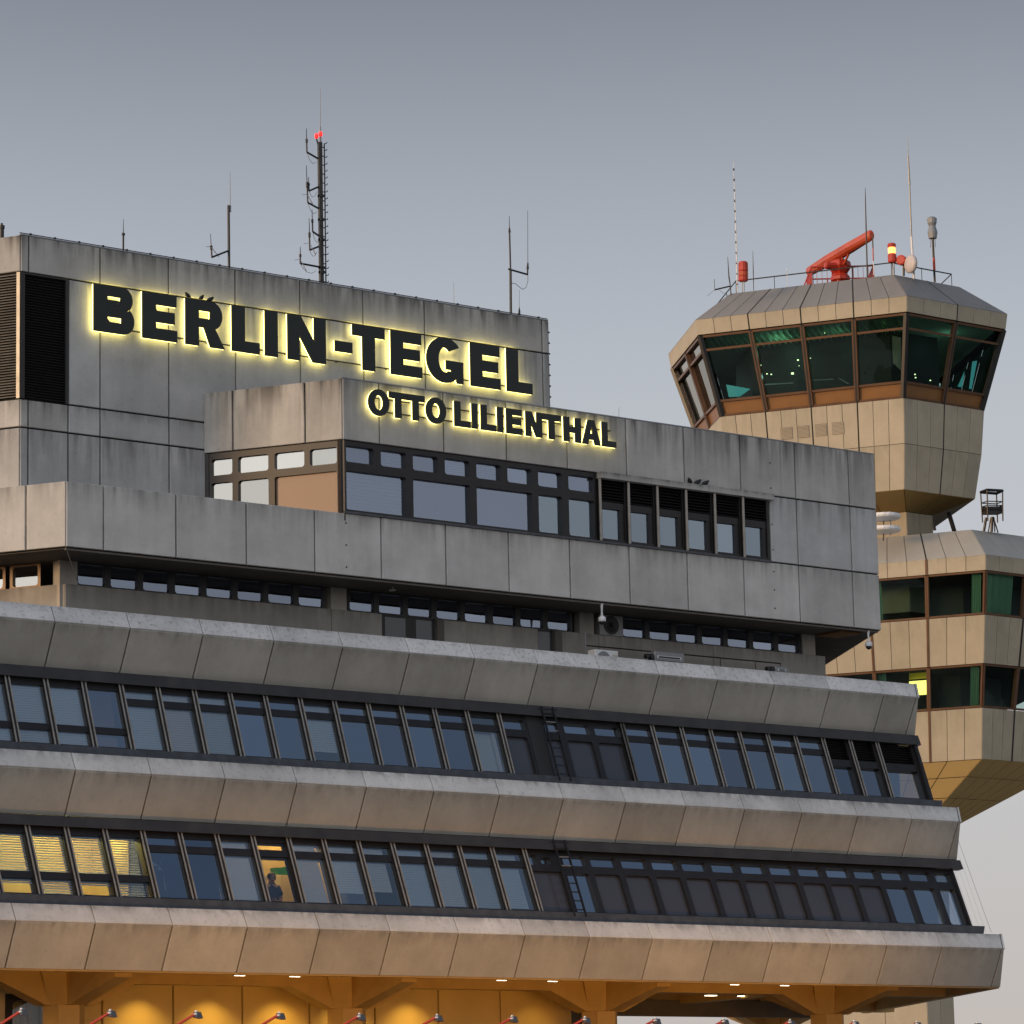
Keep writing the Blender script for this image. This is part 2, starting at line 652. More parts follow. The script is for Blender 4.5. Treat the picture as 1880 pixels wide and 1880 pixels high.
# bolt heads on the corner seams
bo = MB()
for x, zs in ((.06, (16.2, 16.75, 17.3)), (14.20, (16.3, 16.8, 17.3, 17.9, 18.6, 19.6, 20.3))):
    for z in zs:
        bo.lathe((x, 0, z), (0, -1, 0), [(0, .022), (.012, .022)], 6)
obj('seam_bolts', bo, M['black'], TB)['kind'] = 'stuff'


def poly_wall(name, pts, z0, z1, mat, parent, th=0):
    """closed prism over a plan polygon"""
    n = len(pts)
    vs = [(x, y, z0) for x, y in pts] + [(x, y, z1) for x, y in pts]
    fs = [(i, (i + 1) % n, (i + 1) % n + n, i + n) for i in range(n)] + [tuple(range(n))[::-1], tuple(range(n, 2 * n))]
    return obj(name, MB().add(vs, fs), mat, parent)


def plan(x0, x1, y, d, sx=1, back=None):
    """front x0..x1 at depth y; the left side runs off along DC, the right side along DB, d metres deep"""
    k = d / sqrt(.75)
    return [(x0, y), (x1, y), (x1 + .5 * k, y + d), (x0 - .5 * k * sx, y + d)]


def shrink(x0, x1, y, e):          # the same plan moved inwards by e (front face e deeper)
    return x0 + e * .577, x1 - e * .577, y + e


# dark backing just behind the joints; terrace parapet on the left, closed storey on the right
poly_wall('terrace_floor', plan(*shrink(CX0, CX1, 0, .075), 11.9), 15.99, 16.6, M['core'], TB)
a, b, c = shrink(CX0, CX1, 0, .075)
obj('parapet_wall', MB().wbox(a, -.02, c, c + .22, 16.6, Z1 - .01), M['recess'], TB)
obj('parapet_wall', MB().box(FC, -7.2, -.12, 16.6, Z1 - .01, -.3, -.075), M['recess'], TB)
poly_wall('upper_storey_core', [(.09, .085), (CX1 - .05, .085), (CX1 + 6.5, 11.6), (-1.93, 11.6), (-1.85, 3.4)], Z2 + .01, Z3 - .012, M['core'], TB)
poly_wall('storey_core', [(14.16, .085), (CX1 - .05, .085), (CX1 + 6.5, 11.6), (14.16, 11.6)], 16.6, Z2, M['core'], TB)
obj('parapet_wall', MB().wbox(-.02, 14.2, c, c + .2, 16.6, Z1 - .03), M['core'], TB)
# side cheek on the far right end
FB = Fr((CX1, 0, 0), DB, UP)
for z0_, z1_ in ((Z0, Z1), (Z1, Z2), (Z2, Z3)):
    for k in range(5):
        panel(FB, rect(.02 + 2 * k, 2.02 + 2 * k, z0_, z1_), M['conc'], TB, n1=-.002)
# roof upstand of the lower roof
obj('roof_flashing', MB().wbox(.0, CX1, .01, .10, Z3 - .012, Z3 + .018), M['grey'], TB)

# -- strip windows of the top storey (round-cornered panes in a dark frame)
bx = [0.0, 1.07, 2.06, 3.06, 4.06, 5.06, 6.06, 7.06, 8.12]
UPZ, LOZ = (18.78, 19.34), (17.58, 18.78)
for i in range(8):
    w = obj('window', MB().holed(W, bx[i], bx[i + 1], 18.74, Z2 - .005, (bx[i] + .12, bx[i + 1] - .09, 18.86, 19.27), -.05, .12, .07), M['brown'], TB)
    pane(W, bx[i] + .05, bx[i + 1] - .05, 18.8, 19.33, -.16, M['glass_strip'], w)
    if i in (0, 1, 3, 4):
        blind(W, bx[i] + .06, bx[i + 1] - .06, 18.82, 19.31, -.3, M['blind_g'], w)
for k, (i, j) in enumerate(((0, 2), (2, 4), (4, 6), (6, 7), (7, 8))):
    u0, u1 = bx[i], bx[j]
    w = obj('window', MB().holed(W, u0, u1, Z1 + .002, 18.74, (u0 + .12, u1 - .09, 17.66, 18.645), -.052, .12, .06 if k in (0, 3, 4) else .02), M['brown'], TB)
    pane(W, u0 + .05, u1 - .05, 17.62, 18.70, -.165, M['glass_strip'] if k == 0 else M['glass'] if k > 2 else M['glass_strip'], w)
    if k == 0:
        blind(W, u0 + .06, u1 - .06, 17.62, 18.70, -.3, M['blind_g'], w, pitch=.09, tilt=.01)
obj('corner_post', MB().wbox(-.05, .06, .02, .16, Z1, Z2), M['brown'], TB)
obj('sill_rail', MB().wbox(0, 14.12, -.045, .02, Z1 - .02, Z1 + .035), M['sill'], TB)
# louvred windows at the right, under a concrete hood
lx = [8.15, 9.12, 10.11, 11.11, 12.12, 13.13, 14.12]
for i in range(6):
    u0, u1 = lx[i], lx[i + 1]
    w = MB()
    w.box(W, u0, u0 + .07, Z1 + .04, Z2 - .12, -.16, .03)
    w.box(W, u1 - .09, u1, Z1 + .04, Z2 - .12, -.16, -.02)
    w.box(W, u0 + .07, u1 - .09, Z1 + .04, Z1 + .12, -.16, -.03)
    w.box(W, u0 + .07, u1 - .09, 18.48, 18.66, -.16, -.05)
    w = obj('window', w, M['brown'], TB)
    obj('mullion_cap', MB().box(W, u0 - .03, u0 + .04, Z1 + .04, Z2 - .12, .03, .055), M['fin'], w)
    pane(W, u0 + .07, u1 - .22, Z1 + .12, 18.48, -.12, M['glass'], w)
    obj('jamb', MB().box(W, u1 - .22, u1 - .09, Z1 + .12, 18.48, -.16, -.06), M['brown'], w)
    s = MB()
    for k in range(8):
        v = 18.68 + k * .078
        s.add([W.p(u0 + .07, v + .07, -.15), W.p(u1 - .09, v + .07, -.15), W.p(u1 - .09, v, -.04), W.p(u0 + .07, v, -.04)], [(0, 1, 2, 3)])
    obj('louvre', s, M['louvre'], w)['kind'] = 'stuff'
hood = obj('concrete_hood', MB().wbox(8.13, 14.2, -.14, .05, Z2 - .14, Z2 + .02), M['conc_top'], TB)
# dim rooms behind
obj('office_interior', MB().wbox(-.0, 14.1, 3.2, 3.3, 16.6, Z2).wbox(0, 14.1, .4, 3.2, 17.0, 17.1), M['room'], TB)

# -- terrace windows on the left return
colu = [(-3.72, -2.99), (-2.99, -1.99), (-1.99, -1.0), (-1.0, -.06)]
holes = [(-3.66, -3.07), (-2.91, -2.07), (-1.90, -1.08), (-.93, -.19)]
for (u0, u1), (h0, h1) in zip(colu, holes):
    w = obj('window', MB().holed(FP, u0, u1, 18.72, Z2, (h0, h1, 18.82, 19.235), -.05, .1, .07), M['brown'], TB)
    pane(FP, h0 - .04, h1 + .04, 18.78, 19.28, -.13, M['glass_warm'], w)
for (u0, u1), (h0, h1) in list(zip(colu, holes))[:2]:
    w = obj('window', MB().holed(FP, u0, u1, 17.3, 18.72, (h0, h1, 17.42, 18.63), -.052, .1, .07), M['brown'], TB)
    pane(FP, h0 - .04, h1 + .04, 17.38, 18.67, -.13, M['glass_warm'], w)
w = obj('window', MB().holed(FP, -1.99, -.06, 17.3, 18.72, (-1.90, -.19, 17.42, 18.63), -.052, .1, .05), M['brown'], TB)
pane(FP, -1.94, -.15, 17.38, 18.67, -.13, M['brownpane'], w)
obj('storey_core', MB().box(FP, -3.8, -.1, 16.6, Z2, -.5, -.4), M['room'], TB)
obj('corner_post', MB().box(FP, -.06, .03, Z1 - .2, Z2, -.12, -.01), M['brown'], TB)
obj('corner_post', MB().box(FP, -3.86, -3.72, 16.6, Z2, -.2, -.03), M['brown'], TB)

# -- upper block with the louvres
UY = 3.333
UX0, UX1 = -7.195, 9.284
UZ = (16.6, 19.50, 20.205, 23.37, 24.31)
FU = Fr((0, UY, 0), (1, 0, 0), UP, (0, -1, 0))
FUC = frC(UX0, UY)
ju = [UX0, -6.96] + [-4.93 + 2 * i for i in range(7)] + [UX1]
ju[-2] = 9.05
jl = [UX0, -6.96, -5.84] + [-4.93 + 2 * i for i in range(7)] + [UX1]
jl[-2] = 9.05
for a, b in zip(ju, ju[1:]):
    panel(FU, rect(a, b, UZ[3], UZ[4]), M['conc_top'], TB)
for a, b in zip(jl, jl[1:]):
    if a > -5.9:
        panel(FU, rect(a, b, UZ[2], UZ[3]), M['conc'], TB)
    if a < 1.1:
        panel(FU, rect(a, b, UZ[1], UZ[2]), M['conc_top'] if a < -5.9 else M['conc'], TB)
        panel(FU, rect(a, b, UZ[0], UZ[1]), M['conc'], TB)
    else:
        panel(FU, rect(a, b, UZ[1], UZ[2]), M['conc'], TB)
for a, b in ((0, .9), (.9, 2.9), (2.9, 4.9)):
    for k in (0, 1, 3):
        panel(FUC, rect(-b, -a, UZ[k], UZ[k + 1]), M['conc_top'] if k != 0 else M['conc'], TB)
k = 7.8 / sqrt(.75)
poly_wall('upper_block_core', [(UX0 + .05, UY + .085), (UX1 - .05, UY + .085), (UX1 + 3.5, UY + 7), (UX0 - 3.5, UY + 7)], 16.6, UZ[4] - .01, M['core'], TB)
FUB = Fr((UX1, UY, 0), DB, UP)
for k in range(3):
    panel(FUB, rect(.02 + 2 * k, 2.02 + 2 * k, UZ[3], UZ[4]), M['conc_top'], TB)
    panel(FUB, rect(.02 + 2 * k, 2.02 + 2 * k, Z3, UZ[3]), M['conc'], TB)
# louvres of the upper block
lv = MB()
for i in range(46):
    v = UZ[2] + .05 + i * .0675
    lv.add([FU.p(-7.17, v + .062, -.10), FU.p(-5.86, v + .062, -.10), FU.p(-5.86, v, .0), FU.p(-7.17, v, .0)], [(0, 1, 2, 3)])
fr_ = obj('louvre_frame', MB().box(FU, -7.19, -7.08, UZ[2] + .01, UZ[3] - .01, -.07, .02).box(FU, -5.93, -5.85, UZ[2] + .01, UZ[3] - .01, -.07, .02).box(FU, -7.08, -5.93, UZ[3] - .05, UZ[3] - .01, -.07, .02), M['louvre'], TB)
obj('louvre', lv, M['louvre'], fr_)['kind'] = 'stuff'
lv = MB()
for i in range(46):
    v = UZ[2] + .05 + i * .0675
    lv.add([FUC.p(-2.9, v + .062, -.10), FUC.p(-.08, v + .062, -.10), FUC.p(-.08, v, .0), FUC.p(-2.9, v, .0)], [(0, 1, 2, 3)])
fr_ = obj('louvre_frame', MB().box(FUC, -.1, -.01, UZ[2] + .01, UZ[3] - .01, -.07, .02), M['fin'], TB)
obj('louvre', lv, M['fin'], fr_)['kind'] = 'stuff'
# lightning conductor along the edge of the roof, on clips
lc = MB().tube((UX0, UY + .05, UZ[4] + .05), (UX1, UY + .05, UZ[4] + .05), .012)
for i in range(24):
    x = UX0 + .3 + i * .69
    lc.wbox(x - .02, x + .02, UY + .02, UY + .08, UZ[4] - .01, UZ[4] + .075)
for i in range(11):
    lc.wbox(UX1 - .01, UX1 + .05, UY + .02, UY + .05, Z3 + .3 * i, Z3 + .3 * i + .04)
obj('lightning_conductor', lc, M['black'], TB)['kind'] = 'stuff'
obj('roof_flashing', MB().wbox(UX0, UX1, UY + .008, UY + .1, UZ[4] - .01, UZ[4] + .018), M['grey'], TB)

# -- recessed storey under the top storey
RY = 1.43
FR = Fr((0, RY, 0), (1, 0, 0), UP, (0, -1, 0))
RX0, RX1 = -7.06, 17.34
FRC = frC(RX0, RY)
RZ0, RZ1 = 14.40, 15.40
poly_wall('storey_soffit', plan(*shrink(CX0, CX1, 0, .1), 11.5), Z0 - .02, Z0 - .008, M['soffit'], TB)
obj('soffit_edge', MB().wbox(CX0 + .05, CX1 - .05, .09, .16, Z0 - .05, Z0 - .004), M['soffit'], TB)
ups = [(-7.06, .6), (.6, 2.16), (4.1, 7.16), (7.95, 9.2), (9.2, 13.2), (13.2, RX1)]
for a, b in ups:
    panel(FR, rect(a, b, RZ0, RZ1), M['recess'], TB, name='upstand_panel', gap=.012, th=.2)
panel(FRC, rect(-3, -.0, RZ0, RZ1), M['recess'], TB, name='upstand_panel', gap=.012, th=.2)
for a, b in ((2.16, 4.1), (7.16, 7.95)):       # dark terrace doors
    d = obj('terrace_door', MB().box(FR, a, b, RZ0, RZ1 + .05, -.2, -.12), M['brown'], TB)
    for k in range(max(1, round((b - a) / .9))):
        u = a + (k + .5) * (b - a) / max(1, round((b - a) / .9))
        pane(FR, u - .32, u + .32, RZ0 + .1, RZ1 - .05, -.115, M['spandrel'], d)
    obj('jamb', MB().box(FR, b - .22, b, RZ0, RZ1, -.12, .005), M['soffit'], d)
for x in (-6.93, .62 + .25, 9.15 - .3, 16.78):
    obj('column', MB().box(FR, x - .24, x + .24, RZ1 - .9, Z0 - .02, -.3, -.06), M['recess'], TB)
obj('column', MB().box(FRC, -.35, -.05, RZ1 - .9, Z0 - .02, -.3, -.05), M['recess'], TB)
rw = [(-6.72 + i * .905, -6.72 + (i + 1) * .905) for i in range(8)]
rw += [(1.16 + i * .905, 1.16 + (i + 1) * .905) for i in range(8)]
rw += [(10.05 + i * .925, 10.05 + (i + 1) * .925) for i in range(7)]
for a, b in rw:
    w = obj('window', MB().holed(FR, a, b, RZ1 + .002, Z0 - .025, (a + .075, b - .075, RZ1 + .04, Z0 - .06), -.10, .08, .07), M['brown'], TB)
    pane(FR, a + .04, b - .04, RZ1 + .02, Z0 - .05, -.17, M['glass_strip'], w)
for a, b in ((-1.55, -.72), (-2.5, -1.67)):
    w = obj('window', MB().holed(FRC, a, b, RZ1 + .002, Z0 - .025, (a + .075, b - .075, RZ1 + .04, Z0 - .06), -.10, .08, .07), M['tow_sp'], TB)
    pane(FRC, a + .04, b - .04, RZ1 + .02, Z0 - .05, -.17, M['glass_warm'], w)
obj('recess_core', MB().wbox(-6.8, 17.2, RY + .75, RY + .85, 14.4, Z0), M['room'], TB)
fan = obj('ventilator_box', MB().box(FR, 9.22, 10.02, RZ1, Z0 - .05, -.3, .02), M['grey'], TB)
obj('fan_grille', MB().lathe(FR.p(9.62, RZ1 + .27, .02), (0, -1, 0), [(0, .25), (.02, .25), (.02, .2), (-.01, .06)], 16), M['black'], fan)
# brown grille in the soffit at the right end
gr = MB()
for k in range(9):
    gr.wbox(16.95 + k * .09, 16.99 + k * .09, .35, 1.35, Z0 - .07, Z0 - .03)
obj('soffit_grille', gr, M['tow_sp'], TB)['kind'] = 'stuff'
obj('stay_cable', MB().tube((CX0 + .03, .05, Z0), (-6.72, RY - .05, RZ1 - .02), .012), M['grey'], TB)

# -- the three concrete bands with slanted window rows between them
BANDS = [  # (top, edge, bottom) as (y, z); first joint; x of the right end at the bottom; ledge material
    ((-.633, 14.475), (-.844, 14.063), (-.363, 13.054), -.66, 18.93, 'ledge'),
    ((-1.50, 11.016), (-1.713, 10.588), (-1.231, 9.584), -.64, 19.47, 'ledge_b'),
    ((-2.488, 7.528), (-2.712, 7.112), (-2.236, 6.094), -.73, 19.89, 'ledge_b')]
XL = -16.7


def slant(p, q):       # frame on the slanting strip from q (lower) to p (upper); v runs upwards
    vv = V3((0, p[0] - q[0], p[1] - q[1]))
    return Fr((0, q[0], q[1]), (1, 0, 0), vv, None), vv.length


for top, edge, bot, ph, xe, lm in BANDS:
    cut = lambda y: xe + (y - bot[0]) * .577      # the end is cut along the next side of the hexagon
    fT, lT = slant(top, edge)
    fB, lB = slant(edge, bot)
    xs = [ph - 16 + 2 * k for k in range(19)]
    last = [x for x in xs if x < cut(edge[0]) - .75]
    # the last joint before the corner piece
    ce = cut(edge[0]) - .12 if bot[1] < 12 else cut(edge[0]) - .12
    ends = last + [None]
    for a, b in zip(ends, ends[1:]):
        if b is not None:
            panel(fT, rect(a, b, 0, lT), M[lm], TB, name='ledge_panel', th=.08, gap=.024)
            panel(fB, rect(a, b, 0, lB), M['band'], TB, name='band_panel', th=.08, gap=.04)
        else:
            panel(fT, [(a, 0), (cut(edge[0]) - .06, 0), (cut(top[0]) - .06, lT), (a, lT)], M[lm], TB, name='ledge_panel', th=.08, gap=.024)
            c0 = cut(edge[0]) - .1
            panel(fB, rect(a, c0, 0, lB), M['band'], TB, name='band_panel', th=.08, gap=.04)
            panel(fB, [(c0, 0), (cut(bot[0]), 0), (cut(edge[0]), lB), (c0, lB)], M['band'], TB, name='corner_panel', th=.08, gap=.04)
            obj('end_cap', MB().add([fT.p(cut(edge[0]) - .055, 0, .0), fT.p(cut(edge[0]) + .015, 0, .0), fT.p(cut(top[0]) + .015, lT, .0), fT.p(cut(top[0]) - .055, lT, 0),
                                     fT.p(cut(edge[0]) - .055, 0, -.06), fT.p(cut(edge[0]) + .015, 0, -.06), fT.p(cut(top[0]) + .015, lT, -.06), fT.p(cut(top[0]) - .055, lT, -.06)],
                                    [(0, 1, 2, 3), (0, 4, 5, 1), (1, 5, 6, 2), (2, 6, 7, 3)]), M[lm], TB)
    # solid behind, closed at the right end along the hexagon side
    prof = [(top[0] + .03, top[1] - .03), (edge[0] + .085, edge[1] - .01), (bot[0] + .05, bot[1] + .03), (1.0, bot[1] + .03), (1.0, top[1] - .03)]
    if bot[1] < 7:
        prof[2:4] = [(bot[0] + .05, bot[1] + .03), (-1.96, bot[1] + .03), (-1.96, bot[1] + .47), (1.0, bot[1] + .47)]
    n = len(prof)
    vs = [(XL, y, z) for y, z in prof] + [(cut(y) - .02, y, z) for y, z in prof]
    obj('band_core', MB().add(vs, [(i, (i + 1) % n, (i + 1) % n + n, i + n) for i in range(n)] + [tuple(range(n))[::-1], tuple(range(n, 2 * n))]), M['core'], TB)
    k = 12 / sqrt(.75)
    poly_wall('floor_slab', [(XL, 1.0), (cut(1.0) - .02, 1.0), (cut(12) - .02, 12), (XL, 12)], bot[1] + .45, top[1] - .05, M['core'], TB)

# window rows
WR = [dict(t=(-.55, 12.78), b=(-1.10, 11.20), x0=-9.78, band=0), dict(t=(-1.42, 9.33), b=(-2.07, 7.74), x0=-9.75, band=1)]


def office(fr, Lw, a, b, trans, state, gl='glass'):
    """one office window: dark frame, transom, panes and what hangs behind them; v measured from the top"""
    T = Lw
    h0, h1 = a + .085, b - .09
    mb = MB()
    mb.box(fr, a, h0, 0, T, -.2, -.01).box(fr, h1, b, 0, T, -.2, -.01)
    head = .17 if trans == 'low' else .14
    mb.box(fr, h0, h1, T - head, T + .09, -.2, -.012).box(fr, h0, h1, 0, .05, -.2, -.012)
    if trans == 'low':
        t0, t1 = 1.13, 1.29
    else:
        t0, t1 = .34, .51
    mb.box(fr, h0, h1, T - t1, T - t0, -.2, -.014)
    w = obj('window', mb, M['brown'], TB)
    # small diagonal gusset in the transom corner seen on the photo
    pane(fr, h0, h1, T - t0, T - head, -.05, M[gl], w)
    pane(fr, h0, h1, .05, T - t1, -.05, M[gl], w)
    kind = state[0] if state else None
    if kind == 'b':
        m = M[state[1]]
        lo = T - state[2]
        blind(fr, h0 - .02, h1 - (state[3] if len(state) > 3 else -.02), lo, T - .1, -.13, m, w, tilt=.03 if gl == 'glass_clear' else -.014)
    if kind == 'c':
        pane(fr, h0, h1 - .1, .05, T - t1, -.2, M['curtain'], w, 'curtain')
        obj('curtain', MB().box(fr, h1 - .16, h1 - .05, .05, T - t1, -.19, -.13), M['white'], w)
    return w


def fin(fr, Lw, x):
    f = obj('fin', MB().box(fr, x - .07, x + .07, .0, Lw + .03, -.16, .035), M['brown'], TB)
    for u in (-.066, .032):
        obj('fin_strip', MB().box(fr, x + u, x + u + .034, .0, Lw + .03, .036, .05), M['fin'], f)
    return f


def dark_cell(fr, Lw, a, b, lower, upper='glass_sky', rnd=.08):
    T = Lw
    lo_h = (a + .085, b - .085, .05, T - .60)
    mb = MB().holed(fr, a, b, 0, T - .50, lo_h, -.03, .1, rnd).holed(fr, a, b, T - .50, T, (a + .08, b - .08, T - .40, T - .13), -.03, .1, .04)
    w = obj('window', mb, M['brown'], TB)
    pane(fr, a + .05, b - .05, T - .44, T - .09, -.11, M[upper], w)
    pane(fr, a + .05, b - .05, .02, T - .56, -.11, M[lower], w)
    return w


LADX = {}
for r, row in enumerate(WR):
    fr, Lw = slant(row['t'], row['b'])
    row['fr'], row['L'] = fr, Lw
    x0 = row['x0']
    S = {}
    if r == 0:
        for k in range(-7, -1):
            S[k] = ('low', ('b', 'blind_g', 1.1))
        S[-1] = ('low', ('b', 'blind_g', 1.62))
        S[0] = ('low', ('b', 'blind_g', 1.64)); S[1] = ('low', ('b', 'blind_g', 1.64)); S[2] = ('low', None)
        S[3] = ('top', ('b', 'blind_g', 1.66)); S[4] = ('top', ('b', 'blind', 1.6, .03)); S[5] = ('top', ('b', 'blind_g', 1.66))
        S[6] = ('top', None); S[7] = ('top', None); S[8] = ('top', ('b', 'blind_g', 1.36))
        for k in (9, 10, 11, 12):
            S[k] = ('top', None)
        S[13] = ('top', ('c',))
        for k in (18, 19, 20, 21, 22, 23, 24):
            S[k] = ('top', None)
    else:
        for k in range(-7, -1):
            S[k] = ('low', ('b', 'blind', 1.1))
        S[-1] = ('low', ('b', 'blind', 1.45))
        S[0] = ('low', ('b', 'blind', 1.68)); S[1] = ('low', ('b', 'blind', 1.45)); S[2] = ('low', ('b', 'blind', 1.66, .1))
        S[3] = ('top', None); S[4] = ('top', None); S[5] = ('top', ('b', 'blind', 1.70, .05)); S[6] = ('top', None)
        S[7] = ('top', ('b', 'blind', 1.68, .1)); S[8] = ('top', ('b', 'blind', 1.36)); S[9] = ('top', ('b', 'blind', 1.30, .14))
        S[10] = ('top', ('b', 'blind_g', 1.68)); S[11] = ('top', ('b', 'blind', 1.6, .04)); S[12] = ('top', ('b', 'blind_g', 1.70)); S[13] = ('top', ('b', 'blind_g', 1.60, .12))
    for k, (tr, st) in S.items():
        lit = r == 1 and k in (-1, 0, 1, 2, 6)
        office(fr, Lw, x0 + k, x0 + k + 1, tr, st, 'glass_clear' if lit else 'glass_blind' if st else 'glass_sky' if not (r == 1 and k in (3, 4)) else 'glass')
        fin(fr, Lw, x0 + k)
    fin(fr, Lw, x0 + 14)
    xend = 18.66 if r == 0 else 19.0
    if r == 0:
        xs = [x0 + 14 + i for i in range(5)]
        dark_cell(fr, Lw, xs[0], xs[1] - .1, 'spandrel')
        obj('solid_panel', MB().box(fr, xs[1] - .1, xs[1] + .32, 0, Lw, -.1, -.02), M['louvre'], TB)
        dark_cell(fr, Lw, xs[1] + .32, xs[2], 'spandrel')
        dark_cell(fr, Lw, xs[2], xs[3], 'spandrel')
        dark_cell(fr, Lw, xs[3], xs[4], 'spandrel')
        fin(fr, Lw, xs[4])
        LADX[r] = xs[1] + .36
        # louvred windows at the end
        ends = [x0 + 25, x0 + 26, x0 + 27, xend]
        for k, (a, b) in enumerate(zip(ends, ends[1:])):
            mb = MB().box(fr, a, a + .1, 0, Lw, -.2, -.02).box(fr, b - .15, b, 0, Lw, -.2, -.02).box(fr, a + .1, b - .15, 0, .06, -.2, -.03).box(fr, a + .1, b - .15, Lw - .80, Lw - .60, -.2, -.03)
            w = obj('window', mb, M['brown'], TB)
            pane(fr, a + .1, b - .15, .06, Lw - .80, -.12, M['glass_sky' if k != 0 else 'glass'], w)
            lv = MB()
            for i in range(8):
                v = Lw - .60 + i * .072
                lv.add([fr.p(a + .1, v + .066, -.12), fr.p(b - .15, v + .066, -.12), fr.p(b - .15, v, -.03), fr.p(a + .1, v, -.03)], [(0, 1, 2, 3)])
            obj('louvre', lv, M['louvre'], w)['kind'] = 'stuff'
            pane(fr, a + .05, b - .05, Lw - .62, Lw + .05, -.21, M['louvre'], w, 'louvre_backing')
            fin(fr, Lw, a)
        obj('end_fin', MB().box(fr, xend - .06, xend + .05, 0, Lw, -.3, .08), M['brown'], TB)
    else:
        xs = [x0 + 14 + i for i in range(15)] + [xend]
        w = obj('window', MB().holed(fr, xs[0], xs[1] + .12, 0, Lw - .5, (xs[0] + .08, xs[1] + .05, .05, Lw - .58), -.03, .1, .02)
                .holed(fr, xs[0], xs[0] + .42, Lw - .5, Lw, (xs[0] + .1, xs[0] + .36, Lw - .42, Lw - .14), -.03, .1, .02)
                .holed(fr, xs[0] + .42, xs[1] + .12, Lw - .5, Lw, (xs[0] + .5, xs[0] + .8, Lw - .38, Lw - .2), -.03, .1, .02), M['brown'], TB)
        pane(fr, xs[0] + .04, xs[1] + .1, .02, Lw - .54, -.11, M['spandrel'], w)
        pane(fr, xs[0] + .05, xs[0] + .4, Lw - .46, Lw - .1, -.11, M['glass_sky'], w)
        pane(fr, xs[0] + .46, xs[0] + .84, Lw - .46, Lw - .1, -.11, M['glass_sky'], w)
        for i in range(1, 15):
            a, b = xs[i] + (.12 if i == 1 else 0), xs[i + 1]
            dark_cell(fr, Lw, a, b, 'glass_sky' if i in (1,) or i > 11 else 'spandrel', rnd=.08 if i != 1 else .01)
        obj('end_fin', MB().box(fr, xend - .02, xend + .05, 0, Lw, -.3, .03), M['brown'], TB)
        LADX[r] = xs[1] - .08
    # lintel box under the band above, zinc sill below
    bt = BANDS[row['band']][2]
    xe = BANDS[row['band']][4]
    obj('lintel', MB().hexa([V3((XL, row['t'][0] - .12, row['t'][1])), V3((xe - .1, row['t'][0] - .12, row['t'][1])), V3((xe + .2, row['t'][0] + .4, row['t'][1])), V3((XL, row['t'][0] + .4, row['t'][1])),
                             V3((XL, row['t'][0] - .06, bt[1] - .012)), V3((xe - .15, row['t'][0] - .06, bt[1] - .012)), V3((xe + .15, row['t'][0] + .4, bt[1] - .012)), V3((XL, row['t'][0] + .4, bt[1] - .012))]), M['lintel'], TB)
    obj('lintel_drip', MB().wbox(XL, xe - .2, bt[0] - .03, bt[0] + .03, bt[1] - .03, bt[1] + .0), M['fin'], TB)
    nb = BANDS[row['band'] + 1]
    yb, zb = row['b']
    xe2 = nb[4] - .5
    zs = nb[0][1] + .004
    obj('sill', MB().hexa([V3((XL, yb - .2, zs)), V3((xe2 - .1, yb - .2, zs)), V3((xe2 + .2, yb + .3, zs)), V3((XL, yb + .3, zs)),
                           V3((XL, yb - .16, zb + .0)), V3((xe2, yb - .16, zb + .0)), V3((xe2 + .2, yb + .3, zb + .02)), V3((XL, yb + .3, zb + .02))]), M['sill'], TB)
    # rooms: floor, ceiling, back wall, right end
    zf, zc = nb[0][1] - .55, bt[1] + .02
    ym = 3.0
    wx = 18.5 if r == 0 else 18.9
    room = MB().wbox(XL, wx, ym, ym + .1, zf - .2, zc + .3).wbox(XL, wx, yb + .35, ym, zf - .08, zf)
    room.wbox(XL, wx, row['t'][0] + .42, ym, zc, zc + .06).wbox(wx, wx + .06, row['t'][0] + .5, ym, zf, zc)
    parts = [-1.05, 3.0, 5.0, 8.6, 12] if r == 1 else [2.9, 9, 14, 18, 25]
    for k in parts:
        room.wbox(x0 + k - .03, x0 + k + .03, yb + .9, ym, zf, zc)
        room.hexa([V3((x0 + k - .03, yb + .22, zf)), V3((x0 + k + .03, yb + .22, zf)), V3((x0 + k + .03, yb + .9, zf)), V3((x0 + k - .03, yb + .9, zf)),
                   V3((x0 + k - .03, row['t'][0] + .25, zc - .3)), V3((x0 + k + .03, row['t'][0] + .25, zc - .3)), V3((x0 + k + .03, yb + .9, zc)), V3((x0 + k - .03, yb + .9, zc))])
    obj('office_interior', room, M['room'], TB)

# lit offices in the lower row
fr, Lw = WR[1]['fr'], WR[1]['L']
x0 = WR[1]['x0']
zf = BANDS[2][0][1] - .55
for a, b in ((x0 - 1.0, x0 + 2.95), (x0 + 5.05, x0 + 8.55)):
    obj('lit_office_wall', MB().wbox(a, b, .6, .66, zf, 9.55), M['room_w'], TB)
    obj('lit_office_wall', MB().wbox(b - .03, b - .0, -1.0, .6, zf, 9.5), M['room_w'], TB)
for a, b, y0, y1 in ((x0 - .7, x0 + .1, -.9, -.5), (x0 + .7, x0 + 1.3, -.9, -.5), (x0 + 1.9, x0 + 2.6, -.9, -.5), (x0 + 7.7, x0 + 8.3, .1, .4)):
    obj('office_ceiling_light', MB().wbox(a, b, y0, y1, 9.50, 9.56), M['ceil_y'], TB)


def lamp(name, kind, loc, e, col, r=.05, spot=None, blend=.5, aim=None):
    l = bpy.data.lights.new(name, kind)
    l.energy, l.color = e, col
    l.shadow_soft_size = r
    o = bpy.data.objects.new(name, l)
    COL.objects.link(o)
    o.location = loc
    if kind == 'SPOT':
        l.spot_size, l.spot_blend = spot, blend
        o.rotation_euler = (-(V3(aim) - V3(loc))).to_track_quat('Z', 'Y').to_euler()
    return o


